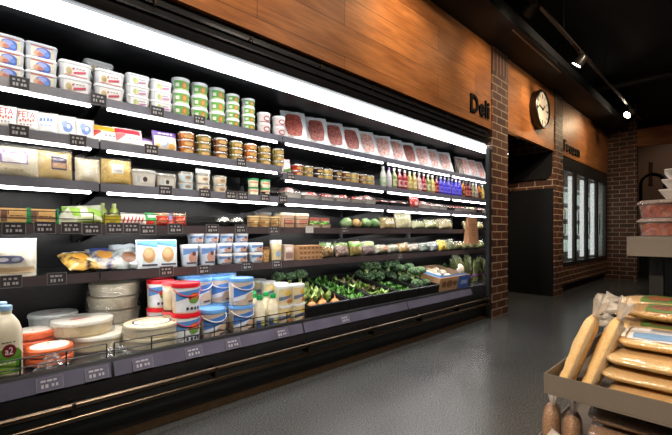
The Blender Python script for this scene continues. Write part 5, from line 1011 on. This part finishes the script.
# lower tier
for k, (x, y, nm) in enumerate(((-.505, 1.62, 'leftmost'), (-.43, 1.60, 'second'))):
    put('lu', grainbag(LENTIL, [], 9, .13, .185, .062), (x, y, .0895), 'brown lentil bag standing on the lowest tier, the %s one' % nm, 'grain bag', None, .25, .03)
for k in range(4):
    put('ll', grainbag(LENTIL, [], 10, .18, .32, .046), (-.375, 1.63, .1185 + .0605 * k), 'brown lentil bag lying on the lowest tier, %s of its pile' % LEVEL[4][k], 'grain bag', None, PI + .012 * k, -PI / 2)
for k in range(3):
    put('lw', grainbag(LENTIL, BAGP, 11, .15, .32, .046), (-.09 + .01 * k, 1.43, .1185 + .0605 * k), 'lentil bag with white and green label on the lowest tier, %s of its pile' % LEVEL[3][k], 'grain bag', None, .03 * k, -PI / 2)
# clear tubs and white containers on the upper tray
CTUB = film('clear_tub_plastic', (232, 214, 204), .15, .35, .1, 20, .08); SAUCE = food('red_sauce', (150, 36, 18), (214, 92, 50), 50)
def cleartub():
    r = thing('clear_food_tub'); R, h, n = .098, .078, 48
    secs = []
    for z, k in ((0, .84), (.004, .87), (h * .82, .96)):
        secs.append([(R * k * (1 + (.014 if i % 2 else -.014)) * math.cos(2 * PI * i / n), R * k * (1 + (.014 if i % 2 else -.014)) * math.sin(2 * PI * i / n), z) for i in range(n)])
    G().loft(secs).build('ribbed_tub', CTUB, r)
    G().lathe([(0, .004), (R * .82, .004), (R * .90, h * .72), (0, h * .74)], 28).build('red_filling', SAUCE, r)
    G().lathe([(R * .95, h * .80), (R * 1.06, h * .81), (R * 1.06, h * .86), (R * .98, h * .90), (R * .9, h), (0, h)], 40).build('lid', film('clear_tub_lid', (236, 216, 206), .34, .35, .1, 20, .1), r); return r
for k in range(2): put('ctb', cleartub, (-.235, 2.235, .916 + .079 * k), 'clear ribbed tub of red food, %s of the stack on the upper tray' % LEVEL[2][k], 'food tub')
for k in range(2): put('ctb', cleartub, (.03, 2.24, .916 + .079 * k), 'clear ribbed tub of red food, %s of the second upper-tray stack' % LEVEL[2][k], 'food tub')
def whitebox():
    r = thing('white_food_container'); ring = lambda k, z: [(x, y, z) for x, y in rrect(.165 * k, .165 * k, .014)]
    G().loft([ring(.74, 0), ring(.76, .003), ring(1, .036), ring(1.02, .038), ring(1.02, .041), ring(.97, .041), ring(.74, .008)]).build('container', M('foam_white', c(236, 230, 224), rough=.6, vary=.03), r); return r
for k in range(3): put('wfc', whitebox, (-.165 + .006 * k, 2.235, .916 + .159 + .0425 * k), 'white square food container, %s of the three on the clear tub' % LEVEL[3][k], 'food container', None, .05 * k)
sg = tag(thing('small_sign_board'), 'small dark board with pinkish lettering-like mark under the upper tray', 'sign'); sg.location = (-.33, 2.70, .3945); sg.rotation_euler = (0, 0, -PI / 2)
G().box(-.006, .006, -.09, .09, 0, .16).build('board', M('sign_board', c(44, 30, 28), rough=.6), sg)
# ================================================================ LIGHT, WORLD, CAMERA
w = bpy.data.worlds.new('shop'); bpy.context.scene.world = w; w.use_nodes = True
w.node_tree.nodes['Background'].inputs[0].default_value = (1, .9, .78, 1); w.node_tree.nodes['Background'].inputs[1].default_value = .012
def ceiling_spot(x, y, tgt, power, size, col=(1, .86, .68), soft=.08):
    l = bpy.data.lights.new('unseen_ceiling_spot', 'SPOT'); l.energy = power; l.color = col; l.spot_size = math.radians(size); l.spot_blend = 1; l.shadow_soft_size = soft
    o = bpy.data.objects.new('unseen_ceiling_spot', l); COL.objects.link(o); o.location = (x, y, 3.42)
    o.rotation_euler = (Vector(tgt) - Vector(o.location)).to_track_quat('-Z', 'Y').to_euler(); return o
ceiling_spot(-.5, -2.6, (-.1, 1.7, .4), 1150, 24, (1, .80, .58), .15)
ceiling_spot(-.1, 1.0, (-.1, 1.9, .5), 110, 60, (1, .80, .58))
ceiling_spot(.3, 3.4, (-.15, 2.2, .95), 150, 40, (1, .80, .56))
ceiling_spot(-.7, 1.2, (-1.0, 2.0, 0), 60, 80, (1, .93, .84))
ceiling_spot(-.6, 3.6, (-1.0, 4.2, 0), 50, 90, (1, .9, .78))
ceiling_spot(.2, .2, (FX, .6, 2.3), 215, 75, (1, .85, .68), .2)  # added soft wash over the wood fascia, with the next two
ceiling_spot(.3, 2.2, (FX, 2.6, 2.3), 195, 75, (1, .84, .66), .2)
ceiling_spot(.2, 4.8, (FX, 5.2, 2.2), 300, 80, (1, .81, .60), .2)
ceiling_spot(-.5, 3.9, (-2.2, 6.25, 1.4), 380, 30, (1, .80, .58), .1)  # added to bring out the brick course in the dark recess
ceiling_spot(.5, 1.0, (-2.1, 1.2, .45), 520, 44, (1, .93, .84), .2)  # added frontal fill for lower shelves and base, with the next one
ceiling_spot(.3, 3.0, (-2.1, 3.2, .5), 240, 44, (1, .93, .84), .2)
ceiling_spot(-.3, 7.0, (FX, 8.0, 2.0), 150, 90, (1, .81, .60), .2)  # added wash to lift the far fascia
ceiling_spot(-.6, 10.4, (-1.2, 11.6, 1.8), 22, 90, (1, .78, .6))
cam = bpy.data.cameras.new('camera'); cam.sensor_width = 36; cam.sensor_fit = 'HORIZONTAL'; cam.lens = F / 672 * 36; cam.shift_y = (HY - 217.5) / 672; cam.clip_start = .02
co = bpy.data.objects.new('camera', cam); COL.objects.link(co); co.location = (0, 0, CAMZ); co.rotation_euler = (PI / 2, 0, TH)
sc = bpy.context.scene; sc.camera = co
sc.view_settings.view_transform = 'Standard'; sc.view_settings.look = 'None'; sc.view_settings.exposure = 0; sc.view_settings.gamma = 1; sc.view_settings.use_curve_mapping = False
sc.cycles.max_bounces = 8; sc.cycles.transparent_max_bounces = 16; sc.cycles.sample_clamp_indirect = 4; sc.cycles.caustics_reflective = False; sc.cycles.caustics_refractive = False
